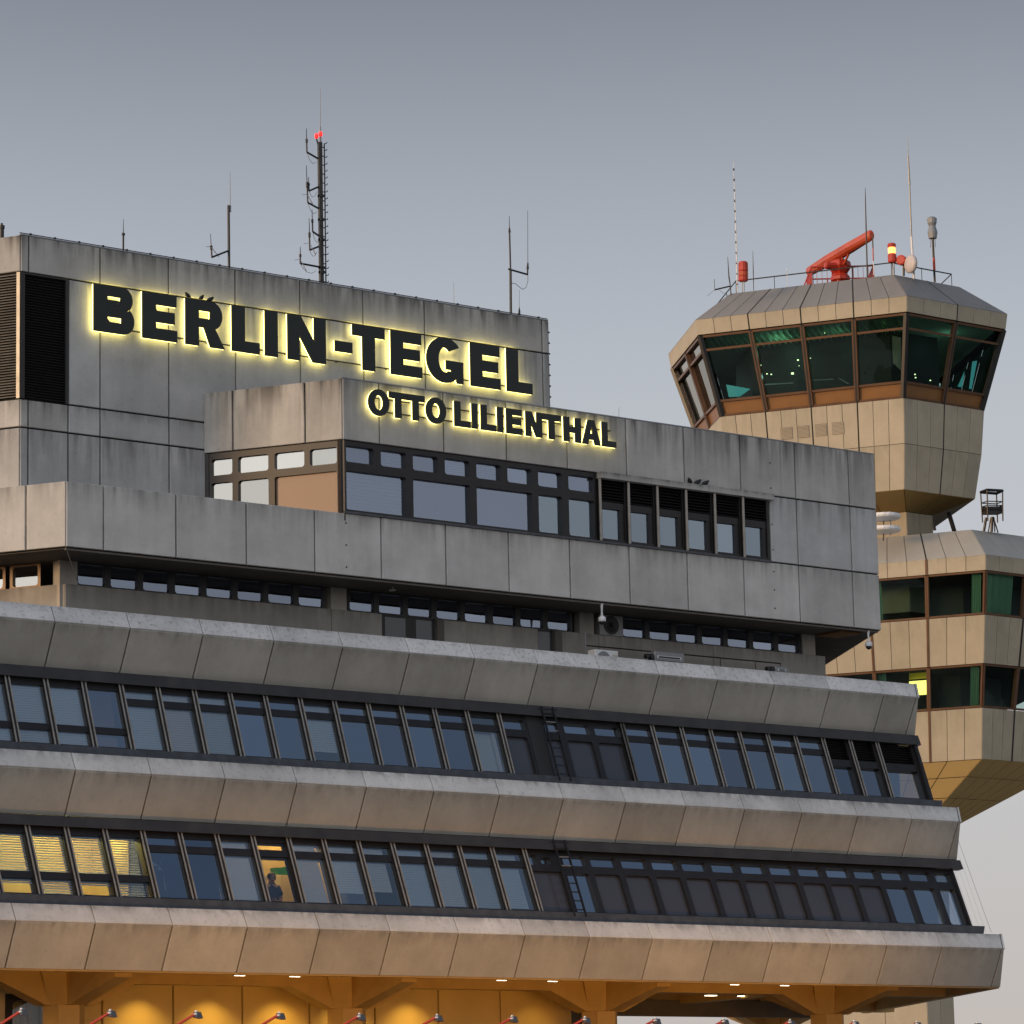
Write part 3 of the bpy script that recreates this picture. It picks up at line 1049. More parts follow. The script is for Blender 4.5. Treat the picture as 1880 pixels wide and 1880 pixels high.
for x, e in ((x0 - .4, 4), (x0 + .5, 44), (x0 + 1.5, 44), (x0 + 2.4, 40), (x0 + 7.2, 30)):
    lamp('office_lamp', 'POINT', (x, -.45 if x < x0 + 5 else -.5, 9.44), e, (.95, .90, .27) if x < x0 + 5 else (1, .74, .34), .15)

nw = MB()
pa, pb = V3((18.95, -1.6, 10.55)), V3((19.4, -2.45, 7.56))
for k in range(9):
    nw.tube(pa + V3((-.04 * k, .1 * k, -.05 * k)), pb + V3((-.06 * k, .14 * k, 0)), .002 if k else .005, n=3)
obj('bird_net', nw, M['cable'], TB)['kind'] = 'stuff'

lamp('office_lamp', 'POINT', (x0 + 6.75, -.9, 9.42), 18, (1, .78, .42), .1)  # extra lamp added near the glass to brighten the person
# ------------------------------------------------------------------ undercroft: soffit, beams, columns, back wall
BZ = 6.094
xe = BANDS[2][4]
obj('undercroft_soffit', MB().add([(XL, -2.1, BZ + .45), (xe - .1, -2.1, BZ + .45), (xe + 5.5, 12, BZ + .45), (XL, 12, BZ + .45)], [(0, 1, 2, 3)]), M['beam'], TB)
obj('edge_beam', MB().hexa([V3((XL, -2.19, BZ - .01)), V3((xe - .02, -2.19, BZ - .01)), V3((xe + .1, -1.95, BZ - .01)), V3((XL, -1.95, BZ - .01)),
                            V3((XL, -2.15, BZ + .44)), V3((xe, -2.15, BZ + .44)), V3((xe + .1, -1.95, BZ + .44)), V3((XL, -1.95, BZ + .44))]), M['beam'], TB)
e0, e1 = V3((xe - .02, -2.19, 0)), V3((xe - .02, -2.19, 0)) + DB * 15
obj('edge_beam', MB().hexa([e0 + UP * (BZ - .012), e1 + UP * (BZ - .012), e1 + V3((-.3, 0, BZ - .012)), e0 + V3((-.3, .0, BZ - .012)),
                            e0 + UP * (BZ + .43), e1 + UP * (BZ + .43), e1 + V3((-.3, 0, BZ + .43)), e0 + V3((-.3, 0, BZ + .43))]), M['beam'], TB)
CY = 1.56


def capital(cx, cy, big=True):
    c = obj('column', MB().lathe((cx, cy, .13), UP, [(0, .5), (5.42, .5)], 6), M['beam'], TB)
    cap = MB()
    # block with four haunches that run into the beams
    for dx, dy, ln in ((1, 0, 1.8), (-1, 0, 1.8), (0, -1, 2.6), (0, 1, 2.2)):
        d = V3((dx, dy, 0))
        s = V3((-dy, dx, 0)) * (.34 if dy == 0 else .30)
        s2 = s * .72
        o = V3((cx, cy, 0))
        a, b = o + d * .1, o + d * ln
        zt = BZ + .44
        m_ = o + d * .62
        cap.hexa([a - s2 + UP * 5.53, m_ - s2 + UP * 5.53, m_ + s2 + UP * 5.53, a + s2 + UP * 5.53, a - s + UP * zt, m_ - s + UP * zt, m_ + s + UP * zt, a + s + UP * zt])
        cap.hexa([m_ - s2 + UP * 5.53, b - s2 + UP * (BZ - .045), b + s2 + UP * (BZ - .045), m_ + s2 + UP * 5.53, m_ - s + UP * zt, b - s + UP * zt, b + s + UP * zt, m_ + s + UP * zt])
    for a_ in (45, 135, 225, 315):
        t = radians(a_)
        d = V3((cos(t), sin(t), 0))
        s = V3((-sin(t), cos(t), 0))
        o = V3((cx, cy, 0))
        cap.hexa([o - s * .3 + UP * 5.54, o + d * .52 - s * .22 + UP * 5.54, o + d * .52 + s * .22 + UP * 5.54, o + s * .3 + UP * 5.54,
                  o - s * .4 + UP * (BZ + .3), o + d * 1.0 - s * .3 + UP * (BZ + .3), o + d * 1.0 + s * .3 + UP * (BZ + .3), o + s * .4 + UP * (BZ + .3)])
    obj('capital', cap, M['beam'], c)


for i in range(-1, 4):
    capital(-7.0 + 8 * i, CY)
capital(22.2, 9.5)
capital(14.2, 9.5)
for y, x1 in ((CY, 21.3), (9.5, 27)):
    bm = MB()
    for s0 in (-.33,):
        bm.hexa([V3((XL, y - .24, BZ - .045)), V3((x1, y - .24, BZ - .045)), V3((x1, y + .24, BZ - .045)), V3((XL, y + .24, BZ - .045)),
                 V3((XL, y - .34, BZ + .44)), V3((x1, y - .34, BZ + .44)), V3((x1, y + .34, BZ + .44)), V3((XL, y + .34, BZ + .44))])
    obj('beam', bm, M['beam'], TB)
for i in range(-1, 4):
    x = -7 + 8 * i
    bm = MB().hexa([V3((x - .22, -1.95, BZ + .1)), V3((x + .22, -1.95, BZ + .1)), V3((x + .22, 11.8, BZ - .03)), V3((x - .22, 11.8, BZ - .03)),
                    V3((x - .3, -1.95, BZ + .44)), V3((x + .3, -1.95, BZ + .44)), V3((x + .3, 11.8, BZ + .44)), V3((x - .3, 11.8, BZ + .44))])
    obj('beam', bm, M['beam'], TB)
GY = 3.18
FG = Fr((0, GY, 0), (1, 0, 0), UP, (0, -1, 0))
gx = [-5.54, -4.97] + [-2.97 + 2 * i for i in range(6)] + [9.4]
for a, b in zip(gx, gx[1:]):
    panel(FG, rect(a, b, .15, BZ + .2), M['tile'], TB, name='wall_panel', gap=.05)
obj('wall_core', MB().wbox(-5.5, 9.4, GY + .08, GY + .3, .13, BZ + .4), M['core'], TB)
cr = obj('wall_panel', MB().wbox(-17, -6.3, GY + .4, GY + .5, .15, BZ + .2), M['cream'], TB)
w = obj('window', MB().holed(Fr((0, GY + .38, 0), (1, 0, 0), UP, (0, -1, 0)), -7.4, -5.6, 4.6, 5.9, (-7.2, -5.75, 4.85, 5.75), 0, .05, .15), M['brown'], TB)
pane(Fr((0, GY + .40, 0), (1, 0, 0), UP, (0, -1, 0)), -7.25, -5.7, 4.8, 5.8, 0, M['glass'], w)
obj('dark_entrance', MB().wbox(9.6, 9.9, 3.2, 11, .13, BZ + .4).wbox(10.2, 10.55, 3.6, 4.0, .13, BZ + .4), M['soffit'], TB)
obj('dark_entrance', MB().wbox(11.6, 12.3, 6.2, 6.9, .13, BZ + .4), M['brown'], TB)
obj('transom_beam', MB().wbox(9.9, 22, 7.4, 7.7, 5.75, BZ + .1), M['soffit'], TB)

# recessed downlights along the edge of the soffit (twin lenses) and wall washers in front of the panels
for x in (-4.25, -2.72, 3.34, 4.92, 10.86, 12.58, -12.2, -10.7):
    d = obj('downlight', MB().wbox(x - .15, x + .15, -1.70, -1.58, BZ + .0, BZ + .05), M['grey'], TB)
    obj('lens', MB().wbox(x - .13, x - .02, -1.67, -1.61, BZ - .012, BZ - .001).wbox(x + .02, x + .13, -1.67, -1.61, BZ - .012, BZ - .001), M['dlight'], d)
    lamp('downlight_lamp', 'SPOT', (x, -1.64, BZ - .05), 130, (1, .62, .25), .08, radians(120), .8, (x, -1.3, 0))
for x in (15.58, 16.79):
    d = obj('downlight', MB().wbox(x - .2, x + .2, 4.6, 4.8, BZ + .1, BZ + .14), M['grey'], TB)
    obj('lens', MB().wbox(x - .16, x + .16, 4.62, 4.78, BZ + .08, BZ + .099), M['dlight'], d)
for x in (-3.97, -1.97, .03, 2.03, 4.03, 8.03):
    d = obj('wall_washer', MB().lathe((x, GY - .55, BZ + .44), (0, 0, -1), [(0, .09), (.2, .09)], 10), M['grey'], TB)
    lamp('wall_washer_lamp', 'SPOT', (x, GY - .75, BZ + .25), 150 if x < 5 else 40, (1, .66, .16), .04, radians(105), .8, (x, GY - .45, 0))

# ------------------------------------------------------------------ entrance canopy with sign lamps
CN = thing('entrance_canopy', 'long red edged entrance canopy running in front of the terminal at the bottom', 'canopy', (0, -9.6, .13))
obj('roof', MB().wbox(-24, 26, -9.2, 2.6, 4.30, 4.42), M['grey'], CN)
obj('fascia', MB().wbox(-24, 26, -9.32, -9.2, 3.6, 4.565), M['red'], CN)
for i in range(8):
    obj('post', MB().tube((-22 + 6.5 * i, -8.9, .13), (-22 + 6.5 * i, -8.9, 4.3), .09, n=10), M['grey'], CN)
names = ['leftmost sign lamp on a red arm, below the column at the left edge', 'sign lamp on a red arm, in front of the first yellow wall panel', 'sign lamp on a red arm between the first and second bright wall pool',
         'sign lamp on a red arm in front of the third bright wall pool', 'sign lamp on a red arm in front of the second column', 'sign lamp on a red arm at the lit panel right of the second column',
         'sign lamp on a red arm before the unlit orange wall panels', 'sign lamp on a red arm just left of the third column', 'sign lamp on a red arm at the dark passage right of the third column',
         'sign lamp on a red arm against the bright gap under the soffit', 'sign lamp on a red arm beside the rear column', 'sign lamp on a red arm right of the last front column',
         'sign lamp on a red arm before the beige tower foot', 'rightmost sign lamp, standing against the open sky']
for i, nm in enumerate(names):
    x = -14.67 + 2 * i
    z = 4.79 - .006 * i
    t = thing('sign_lamp', nm, 'lamp', (x - .35, -9.26, 4.56), 'sign lamps on the canopy edge')
    a, b = V3((x - .42, -9.26, 4.45)), V3((x, -9.75, z + .03))
    obj('arm', MB().tube(a, b, .028, n=6), M['red'], t)
    d = (b - a).normalized()
    h = obj('head', MB().hexa([b + V3((-.03, -.07, -.09)), b + V3((.11, -.07, -.11)), b + V3((.11, .08, -.11)), b + V3((-.03, .08, -.09)),
                               b + V3((-.04, -.06, .02)), b + V3((.07, -.06, .02)), b + V3((.07, .07, .02)), b + V3((-.04, .07, .02))]), M['lamp_head'], t)
    obj('cap', MB().lathe(b + V3((-.01, 0, .015)), UP, [(0, .03), (.03, .026), (.04, .012)], 8), M['white'], h)
    obj('hinge', MB().tube(b + V3((-.06, -.09, -.02)), b + V3((-.02, .10, -.02)), .018, n=6), M['white'], h)
    l = lamp('soffit_fill_spot', 'SPOT', b + V3((.05, .16, -.02)), 430, (1, .48, .10), .12, radians(64), 1.0, (x + 4.0, -2.3, 5.9))  # added orange fill, aimed at soffit and lowest band, not at the sign
    l.parent = t
    l.location = l.location - t.location

# ------------------------------------------------------------------ signs
K = {}


def arc(cx, cy, rx, ry, a0, a1, n=14):
    return [(cx + rx * cos(radians(a0 + (a1 - a0) * i / n)), cy + ry * sin(radians(a0 + (a1 - a0) * i / n))) for i in range(n + 1)]


def glyph(ch, w, s, h):
    """outlines of a bold grotesque capital, height 1, width w, stem s, bar h"""
    if ch == 'I':
        return [[(0, 0), (w, 0), (w, 1), (0, 1)]]
    if ch == '-':
        return [[(0, .33), (w, .33), (w, .57), (0, .57)]]
    if ch == 'L':
        return [[(0, 0), (w, 0), (w, h), (s, h), (s, 1), (0, 1)]]
    if ch == 'E':
        m = .5 + h * .5
        return [[(0, 0), (w, 0), (w, h), (s, h), (s, m - h), (w * .93, m - h), (w * .93, m), (s, m), (s, 1 - h), (w * .98, 1 - h), (w * .98, 1), (0, 1)]]
    if ch == 'T':
        c = w / 2
        return [[(c - s / 2, 0), (c + s / 2, 0), (c + s / 2, 1 - h), (w, 1 - h), (w, 1), (0, 1), (0, 1 - h), (c - s / 2, 1 - h)]]
    if ch == 'N':
        return [[(0, 0), (s * .92, 0), (s * .92, .56), (w - s * 1.02, 0), (w, 0), (w, 1), (w - s * .92, 1), (w - s * .92, .46), (s * 1.02, 1), (0, 1)]]
    if ch == 'H':
        return [[(0, 0), (s, 0), (s, .5 - h / 2), (w - s, .5 - h / 2), (w - s, 0), (w, 0), (w, 1), (w - s, 1), (w - s, .5 + h / 2), (s, .5 + h / 2), (s, 1), (0, 1)]]
    if ch == 'A':
        c = w / 2
        k = s * 1.02
        y1, y2 = .20, .20 + h
        fx = lambda y, x_: x_ + y * (c - s * .52 - 0)
        inl = lambda y: k + y * (c - k) * 1.18
        return [[(0, 0), (k, 0), (k + .06 * w, y1), (w - k - .06 * w, y1), (w - k, 0), (w, 0), (c + s * .56, 1), (c - s * .56, 1)],
                [(k + .13 * w, y2), (w - k - .13 * w, y2), (c, .78)]]
    if ch == 'O':
        c = w / 2
        return [arc(c, .5, c, .52, 0, 360, 40)[:-1], arc(c, .5, c - s, .52 - h * .95, 0, 360, 32)[:-1]]
    if ch == 'G':
        c = w / 2
        o = arc(c, .5, c, .52, 38, 322, 34)
        i_ = arc(c, .5, c - s, .52 - h * .95, 300, 46, 26)
        return [o[:-1] + [(w * .80, .06), (w * .84, 0), (w, 0), (w, .50), (w * .53, .50), (w * .53, .50 - h * .85), (w - s * 1.02, .50 - h * .85), (w - s * 1.05, .24)] + i_]
    if ch == 'B':
        r1, r2 = .265, .29
        up_ = [(0, 1), (0, 0)]
        lob = arc(w - r2 * .9, r2, r2 * .9, r2, -90, 62, 12) + arc(w * .96 - r1 * .88, 1 - r1, r1 * .88, r1, -62, 90, 12)
        h1 = arc(w - r2 * .9 - .05, r2 - .005, r2 * .9 - s + .07, r2 - h + .012, -90, 90, 10)
        h2 = arc(w * .96 - r1 * .88 - .05, 1 - r1 + .005, r1 * .88 - s + .08, r1 - h + .02, -90, 90, 10)
        return [up_ + lob, [(s, h1[0][1])] + h1 + [(s, h1[-1][1])], [(s, h2[0][1])] + h2 + [(s, h2[-1][1])]]
    if ch == 'R':
        r1 = .31
        lob = arc(w * .94 - r1 * .9, 1 - r1, r1 * .9, r1, -68, 90, 14)
        hh = arc(w * .94 - r1 * .9 - .03, 1 - r1, r1 * .9 - s + .05, r1 - h + .02, -90, 90, 10)
        return [[(0, 1), (0, 0), (s, 0), (s, 1 - 2 * r1 + .03), (w * .47, 1 - 2 * r1 + .03), (w - s * 1.08, 0), (w, 0)] + lob, [(s, hh[0][1])] + hh + [(s, hh[-1][1])]]


def poly_mesh(name, outlines, fr, u, v, su, sv, n0, n1, mat, parent, grow=0.0):
    cu = bpy.data.curves.new(name, 'CURVE')
    cu.dimensions = '2D'
    cu.fill_mode = 'BOTH'
    cu.extrude = (n1 - n0) / 2
    for ol in outlines:
        sp = cu.splines.new('POLY')
        sp.points.add(len(ol) - 1)
        for i, (x, y) in enumerate(ol):
            sp.points[i].co = (x * su, y * sv, 0, 1)
        sp.use_cyclic_u = True
    tmp = bpy.data.objects.new('tmp', cu)
    me = bpy.data.meshes.new_from_object(tmp)
    bpy.data.objects.remove(tmp)
    bpy.data.curves.remove(cu)
    me.name = name
    me.materials.clear()
    o = fr.p(u, v, (n0 + n1) / 2)
    for vx in me.vertices:
        c = vx.co.copy()
        vx.co = fr.u * c.x + fr.v * c.y + fr.n * c.z
    me.materials.append(mat)
    ob = bpy.data.objects.new(name, me)
    COL.objects.link(ob)
    ob.location = o - WORLD[parent.name]
    ob.parent = parent
    WORLD[ob.name] = o
    return ob


def sign(name, label, fr, letters, z0, hgt, sw, hb, n_wall, n_face, rail):
    t = thing(name, label, 'sign', fr.p(letters[0][1], z0, n_wall))
    for ch, a, b in letters:
        w = (b - a) / hgt
        ol = glyph(ch, w, sw if ch != 'I' else w, hb)
        f = poly_mesh('letter', ol, fr, a, z0, hgt, hgt, n_face - .05, n_face, M['letter'], t)
        poly_mesh('light_rim', ol, fr, a, z0, hgt, hgt, n_face - .085, n_face - .0515, M['lglow'], f)
    r = MB()
    for z in rail:
        r.box(fr, letters[0][1] + .1, letters[-1][2] - .1, z0 + hgt * z - .015, z0 + hgt * z + .015, n_face - .13, n_face - .10)
    k = letters[0][1] + .2
    while k < letters[-1][2]:
        for z in rail:
            r.box(fr, k - .015, k + .015, z0 + hgt * z - .015, z0 + hgt * z + .015, n_wall - .01, n_face - .13)
        k += .8
    obj('support_rail', r, M['black'], t)
    return t


BIG = [('B', -5.23, -4.06), ('E', -3.82, -2.80), ('R', -2.55, -1.38), ('L', -1.16, -.32), ('I', -.15, .24), ('N', .55, 1.74), ('-', 2.03, 2.58), ('T', 2.59, 3.62),
       ('E', 3.82, 4.83), ('G', 4.98, 6.19), ('E', 6.44, 7.44), ('L', 7.66, 8.53)]
sign('roof_sign', 'large black BERLIN-TEGEL letters glowing yellow behind on the upper wall', FU, BIG, 22.115, 1.19, .332, .248, 0, .19, (.13,))
SML = [('O', .69, 1.33), ('T', 1.33, 1.89), ('T', 1.87, 2.43), ('O', 2.47, 3.10), ('L', 3.37, 3.88), ('I', 3.92, 4.10), ('L', 4.21, 4.70), ('I', 4.74, 4.92), ('E', 5.03, 5.54),
       ('N', 5.66, 6.19), ('T', 6.20, 6.82), ('H', 6.91, 7.48), ('A', 7.52, 8.14), ('L', 8.19, 8.66)]
sign('name_sign', 'smaller black OTTO LILIENTHAL letters with yellow back light on the lower fascia', W, SML, 20.085, .655, .285, .245, 0, .16, (.2, .7))

# ------------------------------------------------------------------ things on the terminal
def ladder(name, label, fr, Lw, x):
    t = thing(name, label, 'ladder', fr.p(x + .17, -.1, .1), 'access ladders')
    for s in (0, .36):
        obj('rail', MB().box(fr, x + s - .018, x + s + .018, -.16, Lw + .22, .12, .17), M['black'], t)
    for k in range(8):
        obj('rung', MB().tube(fr.p(x, .02 + k * .24, .145), fr.p(x + .36, .02 + k * .24, .145), .016, n=6), M['cable'] if k in (5, 6) else M['black'], t)
    obj('bracket', MB().box(fr, x - .12, x + .5, Lw + .14, Lw + .17, .0, .15), M['black'], t)
    return t


ladder('wall_ladder', 'dark iron ladder leaning on the upper slanted window row', WR[0]['fr'], WR[0]['L'], LADX[0])
ladder('wall_ladder', 'dark iron ladder on the lower slanted window row, beside an open blue pane', WR[1]['fr'], WR[1]['L'], LADX[1])


def dome_camera(label, top, drop):
    t = thing('security_camera', label, 'camera', top, 'dome cameras under the top storey')
    top = V3(top)
    obj('bracket', MB().lathe(top, (0, 0, -1), [(0, .05), (.06, .035), (drop * .5, .022), (drop * .72, .03), (drop * .8, .07)], 10), M['white'], t)
    b = top - UP * drop * .78
    obj('housing', MB().lathe(b, (0, 0, -1), [(0, .06), (.03, .10), (.13, .105), (.14, .09)], 14), M['white'], t, smooth=True)
    obj('dome', MB().lathe(b - UP * .14, (0, 0, -1), [(0, .085), (.04, .075), (.07, .045), (.085, .005)], 12), M['black'], t, smooth=True)


p = atY(1104.5, 1108, .12)
dome_camera('white dome camera hanging from the overhang above the air conditioner', (p.x, .12, Z0 - .02), .43)
p = atY(1594, 1163, .12)
dome_camera('white dome camera hanging from the far right corner of the top storey', (p.x, .12, Z0 - .02), .38)
p = atY(721, 1080, .75)
t = thing('security_camera', 'small pale camera under the overhang near the left terrace door', 'camera', (p.x, .75, Z0 - .02))
obj('bracket', MB().tube((p.x, .75, Z0 - .02), (p.x, .75, p.z - .05), .018), M['white'], t)
obj('housing', MB().tube((p.x - .12, .75, p.z - .06), (p.x + .05, .72, p.z - .04), .035, n=8), M['grey'], t)


def outdoor_unit(label, x, z0, w, h, y=.25, half=False):
    t = thing('air_conditioner', label, 'air conditioner', (x + w / 2, y + .15, z0))
    f = Fr((x, y, z0), (1, 0, 0), UP, (0, -1, 0))
    obj('cabinet', MB().slab(f, rect(0, w, 0, h), 0, .3, .02), M['white'], t)
    obj('fan_grille', MB().lathe(f.p(w * .36, h * .5, 0), (0, -1, 0), [(0, h * .43), (.015, h * .43), (.015, h * .38), (.005, h * .1)], 18), M['grey'], t)
    obj('side_vent', MB().box(f, w * .76, w * .94, h * .2, h * .8, 0, .006), M['cream'], t)


p = atY(1093, 1207, .25)
outdoor_unit('white air conditioner with round fan on the upper ledge', p.x, p.z - .3, .78, .52)


def floodlight(label, x0, x1, z, h, y=0.0):
    t = thing('floodlight', label, 'floodlight', (x0, y + .1, z - .3))
    f = Fr((x0, y, z), (1, 0, 0), UP, (0, -1, 0))
    w = x1 - x0
    obj('housing', MB().slab(f, rect(.18, w, 0, h), 0, .16, .02), M['grey'], t)
    obj('lens', MB().box(f, .26, w - .12, h * .28, h * .55, 0, .012), M['white'], t)
    obj('lens', MB().box(f, .30, w - .16, h * .33, h * .5, .012, .016), M['black'], t)
    obj('mount', MB().lathe(f.p(.05, h * .4, -.05), (0, -1, 0), [(0, .08), (.1, .07)], 10).lathe(f.p(-.1, h * .4, -.05), (0, -1, 0), [(0, .07), (.1, .06)], 10).box(f, 0, .2, h * .3, h * .5, -.1, -.05).box(f, .05, .12, -.3, h * .3, -.12, -.06), M['black'], t)


a, b = atY(1193, 1212, .1), atY(1257, 1217, .1)
floodlight('long grey floodlight lying on the upper ledge right of the air conditioner', a.x, b.x, a.z, .26, .1)
a, b = atY(1415, 1233, .1), atY(1449, 1236, .1)
floodlight('small grey floodlight on the upper ledge towards the right end', a.x, b.x, a.z, .17, .1)
# handrail in front of the recessed storey
t = thing('terrace_handrail', 'thin dark handrail along the recessed wall above the upper ledge', 'handrail', (9.3, .9, 14.45))
a, b = atY(1074, 1186, .9), atY(1433, 1217, .9)
zr = .5 * (a.z + b.z)
obj('rail', MB().tube((a.x, .9, zr), (b.x, .9, zr), .018), M['black'], t)
for px in (1075, 1322, 1386, 1432):
    x = atY(px, 1200, .9).x
    obj('post', MB().tube((x, .9, 14.4), (x, .9, zr + (.35 if px == 1075 else 0)), .025 if px == 1075 else .012), M['grey'] if px == 1075 else M['black'], t)


def bird(name, label, p, d, s=.16, cat='bird', mat='bird', group=None):
    """perched bird: one body from beak to tail"""
    p = V3(p)
    d = V3(d).normalized()
    sd = V3((-d.y, d.x, 0))
    prof = [(-1.25, .0, .04, .10), (-.9, .12, .10, .16), (-.45, .38, .26, .24), (0, .58, .34, .30), (.35, .78, .30, .27), (.58, 1.0, .19, .18), (.72, 1.16, .18, .17), (.86, 1.18, .12, .11), (.98, 1.14, .045, .04), (1.18, 1.08, .012, .012)]
    rings = []
    for x, z, rz, rw_ in prof:
        c = p + d * x * s * .8 + UP * (z * .75 + .1) * s
        rings.append([c + sd * rw_ * 1.35 * s * cos(2 * pi * k / 8) + (UP * .8 - d * .6).normalized() * rz * 1.25 * s * sin(2 * pi * k / 8) for k in range(8)])
    t = thing(name, label, cat, p, group)
    obj('body', MB().loft(rings), M[mat], t, smooth=True)
    for k in (-.1, .1):
        obj('leg', MB().tube(p + sd * k * s, p + sd * k * s + UP * .45 * s, .03 * s, n=4), M['black'], t)


GB = 'birds on the sign and the hood'
zt = 22.115 + 1.19 + .002
bird('crow', 'black bird on the left shoulder of the letter R', (-2.47, UY - .165, zt), (-1, -.3, 0), .13, group=GB)
bird('crow', 'middle black bird of three on the letter R', (-2.07, UY - .165, zt), (.2, -1, 0), .12, group=GB)
bird('crow', 'black bird with long body at the right on the letter R', (-1.80, UY - .165, zt - .01), (1, -.2, 0), .13, group=GB)
bird('pigeon', 'dark pigeon sitting in the upper bowl of the letter B', (-4.56, UY - .15, 22.78), (1, -.4, 0), .13, mat='pigeon', group=GB)
bird('pigeon', 'dark pigeon on the lower bowl edge of the letter B', (-4.82, UY - .15, 22.36), (-1, -.3, 0), .10, mat='pigeon', group=GB)
bird('pigeon', 'small dark pigeon in the bowl of the letter R', (-2.16, UY - .15, 22.72), (-1, -.2, 0), .11, mat='pigeon', group=GB)
bird('pigeon', 'small dark pigeon on the middle bar of the letter E in BERLIN', (-3.45, UY - .15, 22.84), (-1, -.2, 0), .10, mat='pigeon', group=GB)
for px, lb, dd in ((1267, 'leftmost of three black birds on the concrete hood over the louvred windows', -1), (1281, 'middle of three black birds on the concrete hood over the louvred windows', 1), (1295, 'rightmost of three black birds on the concrete hood over the louvred windows', 1)):
    x = atY(px, 890, -.05).x
    bird('crow', lb, (x, -.05, Z2 + .022), (dd, -.5, 0), .14, group=GB)


# antennas on the roof of the upper block
def whip(mb, p, q, r0, r1, n=6):
    mb.tube(p, q, r0, r1, n=n)


AY = UY + 1.1


def P(px, py, y=AY):
    return atY(px, py, y)


RZt = UZ[4] - .02


def foot(px, py, y=AY):
    q = P(px, py, y)
    return V3((q.x, y, RZt))


# lattice mast
m0 = foot(592, 521)
mt = thing('antenna_mast', 'tall dark steel mast with climbing pegs, side antennas and two red lamps', 'antenna mast', m0)
top = P(589.5, 262)
xm = m0.x
zt = top.z
obj('pole', MB().wbox(xm - .10, xm + .01, AY - .06, AY + .02, RZt, zt), simple('weathered_mast', (.06, .055, .048), .6, metal=.3, noise=.6, scale=7), mt)
obj('ladder_rail', MB().wbox(xm + .075, xm + .10, AY - .05, AY - .02, RZt, zt - .02), M['black'], mt)
rg = MB()
k = RZt + .15
while k < zt - .1:
    rg.wbox(xm - .02, xm + .09, AY - .045, AY - .02, k, k + .022)
    k += .245
obj('rungs', rg, M['black'], mt)['kind'] = 'stuff'
pg = MB()
k = RZt + .2
while k < zt:
    pg.tube((xm + .09, AY - .03, k), (xm + .145, AY - .06, k + .01), .012, n=5).tube((xm + .145, AY - .06, k + .01), (xm + .155, AY - .06, k + .05), .012, n=5)
    k += .19
obj('pegs', pg, M['black'], mt)['kind'] = 'stuff'
cl = MB()
for zz in (.25, .62, .74, 1.5, 2.05, 2.7):
    cl.wbox(xm - .1, xm + .03, AY - .09, AY + .04, RZt + zz, RZt + zz + .07)
obj('clamps', cl, M['black'], mt)
q6 = lambda x, y: P(x / 4.7 + 340, y / 4.7 + 140)
for i, (a, b, c, rad) in enumerate((((1145, 710), (1050, 655), (1046, 450), 0), ((1148, 955), (1068, 990), (1064, 870), 0), ((1150, 1140), (1058, 1090), (1045, 770), 1), ((1165, 1385), (1100, 1340), (1094, 1150), 0),
                                  ((1150, 1470), (1075, 1500), (1069, 1225), 1), ((1155, 1645), (993, 1615), (993, 1472), 1))):
    A_, B_, C_ = q6(*a), q6(*b), q6(*c)
    d = obj('dipole_antenna', MB().tube(A_, B_, .026, n=6).tube(B_, B_ + (C_ - B_) * .45, .022, n=6).tube(B_ + (C_ - B_) * .4, B_ + (C_ - B_) * .55, .035, n=6).tube(B_ + (C_ - B_) * .5, C_, .014, .009, n=5), M['black'], mt)
    if rad:
        h = B_ + (C_ - B_) * (.22 if i != 5 else .25)
        obj('radials', MB().tube(h, h + V3((-.42, -.35, -.16)), .007, n=4).tube(h, h + V3((-.12, -.45, -.42)), .007, n=4).tube(h, h + V3((.4, .3, -.2)), .007, n=4), M['cable'], d)
    pts = [B_ + (A_ - B_) * t_ + UP * (-.22 * sin(pi * t_) ** .8) for t_ in (0, .15, .35, .6, .85)]
    obj('lead', MB().path(pts, .007, 4), M['cable'], d)
obj('top_whip', MB().tube(P(588.5, 262), P(588, 232), .03, .02).tube(P(588, 235), P(588, 162), .011, .007), M['grey'], mt)
for px, py in ((581, 248), (588.5, 244.5)):
    c = P(px, py)
    b_ = obj('lamp_bracket', MB().tube(V3((xm - .03, AY, zt - .25)), c - UP * .1, .022), M['black'], mt)
    obj('warning_lamp', MB().lathe(c - UP * .085, UP, [(0, .04), (.03, .052), (.10, .05), (.13, .02)], 12), M['redglow'], mt, smooth=True)

f_ = foot(226, 459)
t = thing('whip_antenna', 'short thin rod antenna at the left of the terminal roof', 'antenna', f_, 'rod antennas on the terminal roof')
obj('rod', MB().tube(f_, P(226.5, 432), .025).tube(P(226.5, 428), P(226.5, 432), .045).tube(P(226.5, 430), P(226.5, 402), .012, .006), M['black'], t)
f_ = foot(420.5, 491)
t = thing('whip_antenna', 'dark pole antenna with a side arm left of the tall mast', 'antenna', f_, 'rod antennas on the terminal roof')
obj('pole', MB().tube(f_, P(419.5, 377), .036, n=8), M['black'], t)
obj('rod', MB().tube(P(422.5, 388), P(422.3, 315), .013, .007).tube(P(422.5, 389), P(422.5, 377), .03), M['grey'], t)
B_, C_ = q6(230, 1562), q6(219, 1360)
d = obj('side_arm', MB().tube(q6(375, 1505), B_, .026).tube(B_, q6(226, 1470), .022).tube(q6(226, 1495), q6(224, 1462), .038).tube(q6(224, 1470), C_, .012, .008), M['black'], t)
h = q6(222, 1470)
obj('radials', MB().tube(h, h + V3((-.35, -.3, -.12)), .007, n=4).tube(h, h + V3((-.2, -.5, -.3)), .007, n=4).tube(h, h + V3((.45, .3, -.15)), .007, n=4), M['cable'], d)
q7 = lambda x, y: P(x / 7.835 + 860, y / 7.835 + 360)
f_ = foot(937.5, 577)
t = thing('whip_antenna', 'dark pole antenna with forked side arm near the right end of the upper roof', 'antenna', f_, 'rod antennas on the terminal roof')
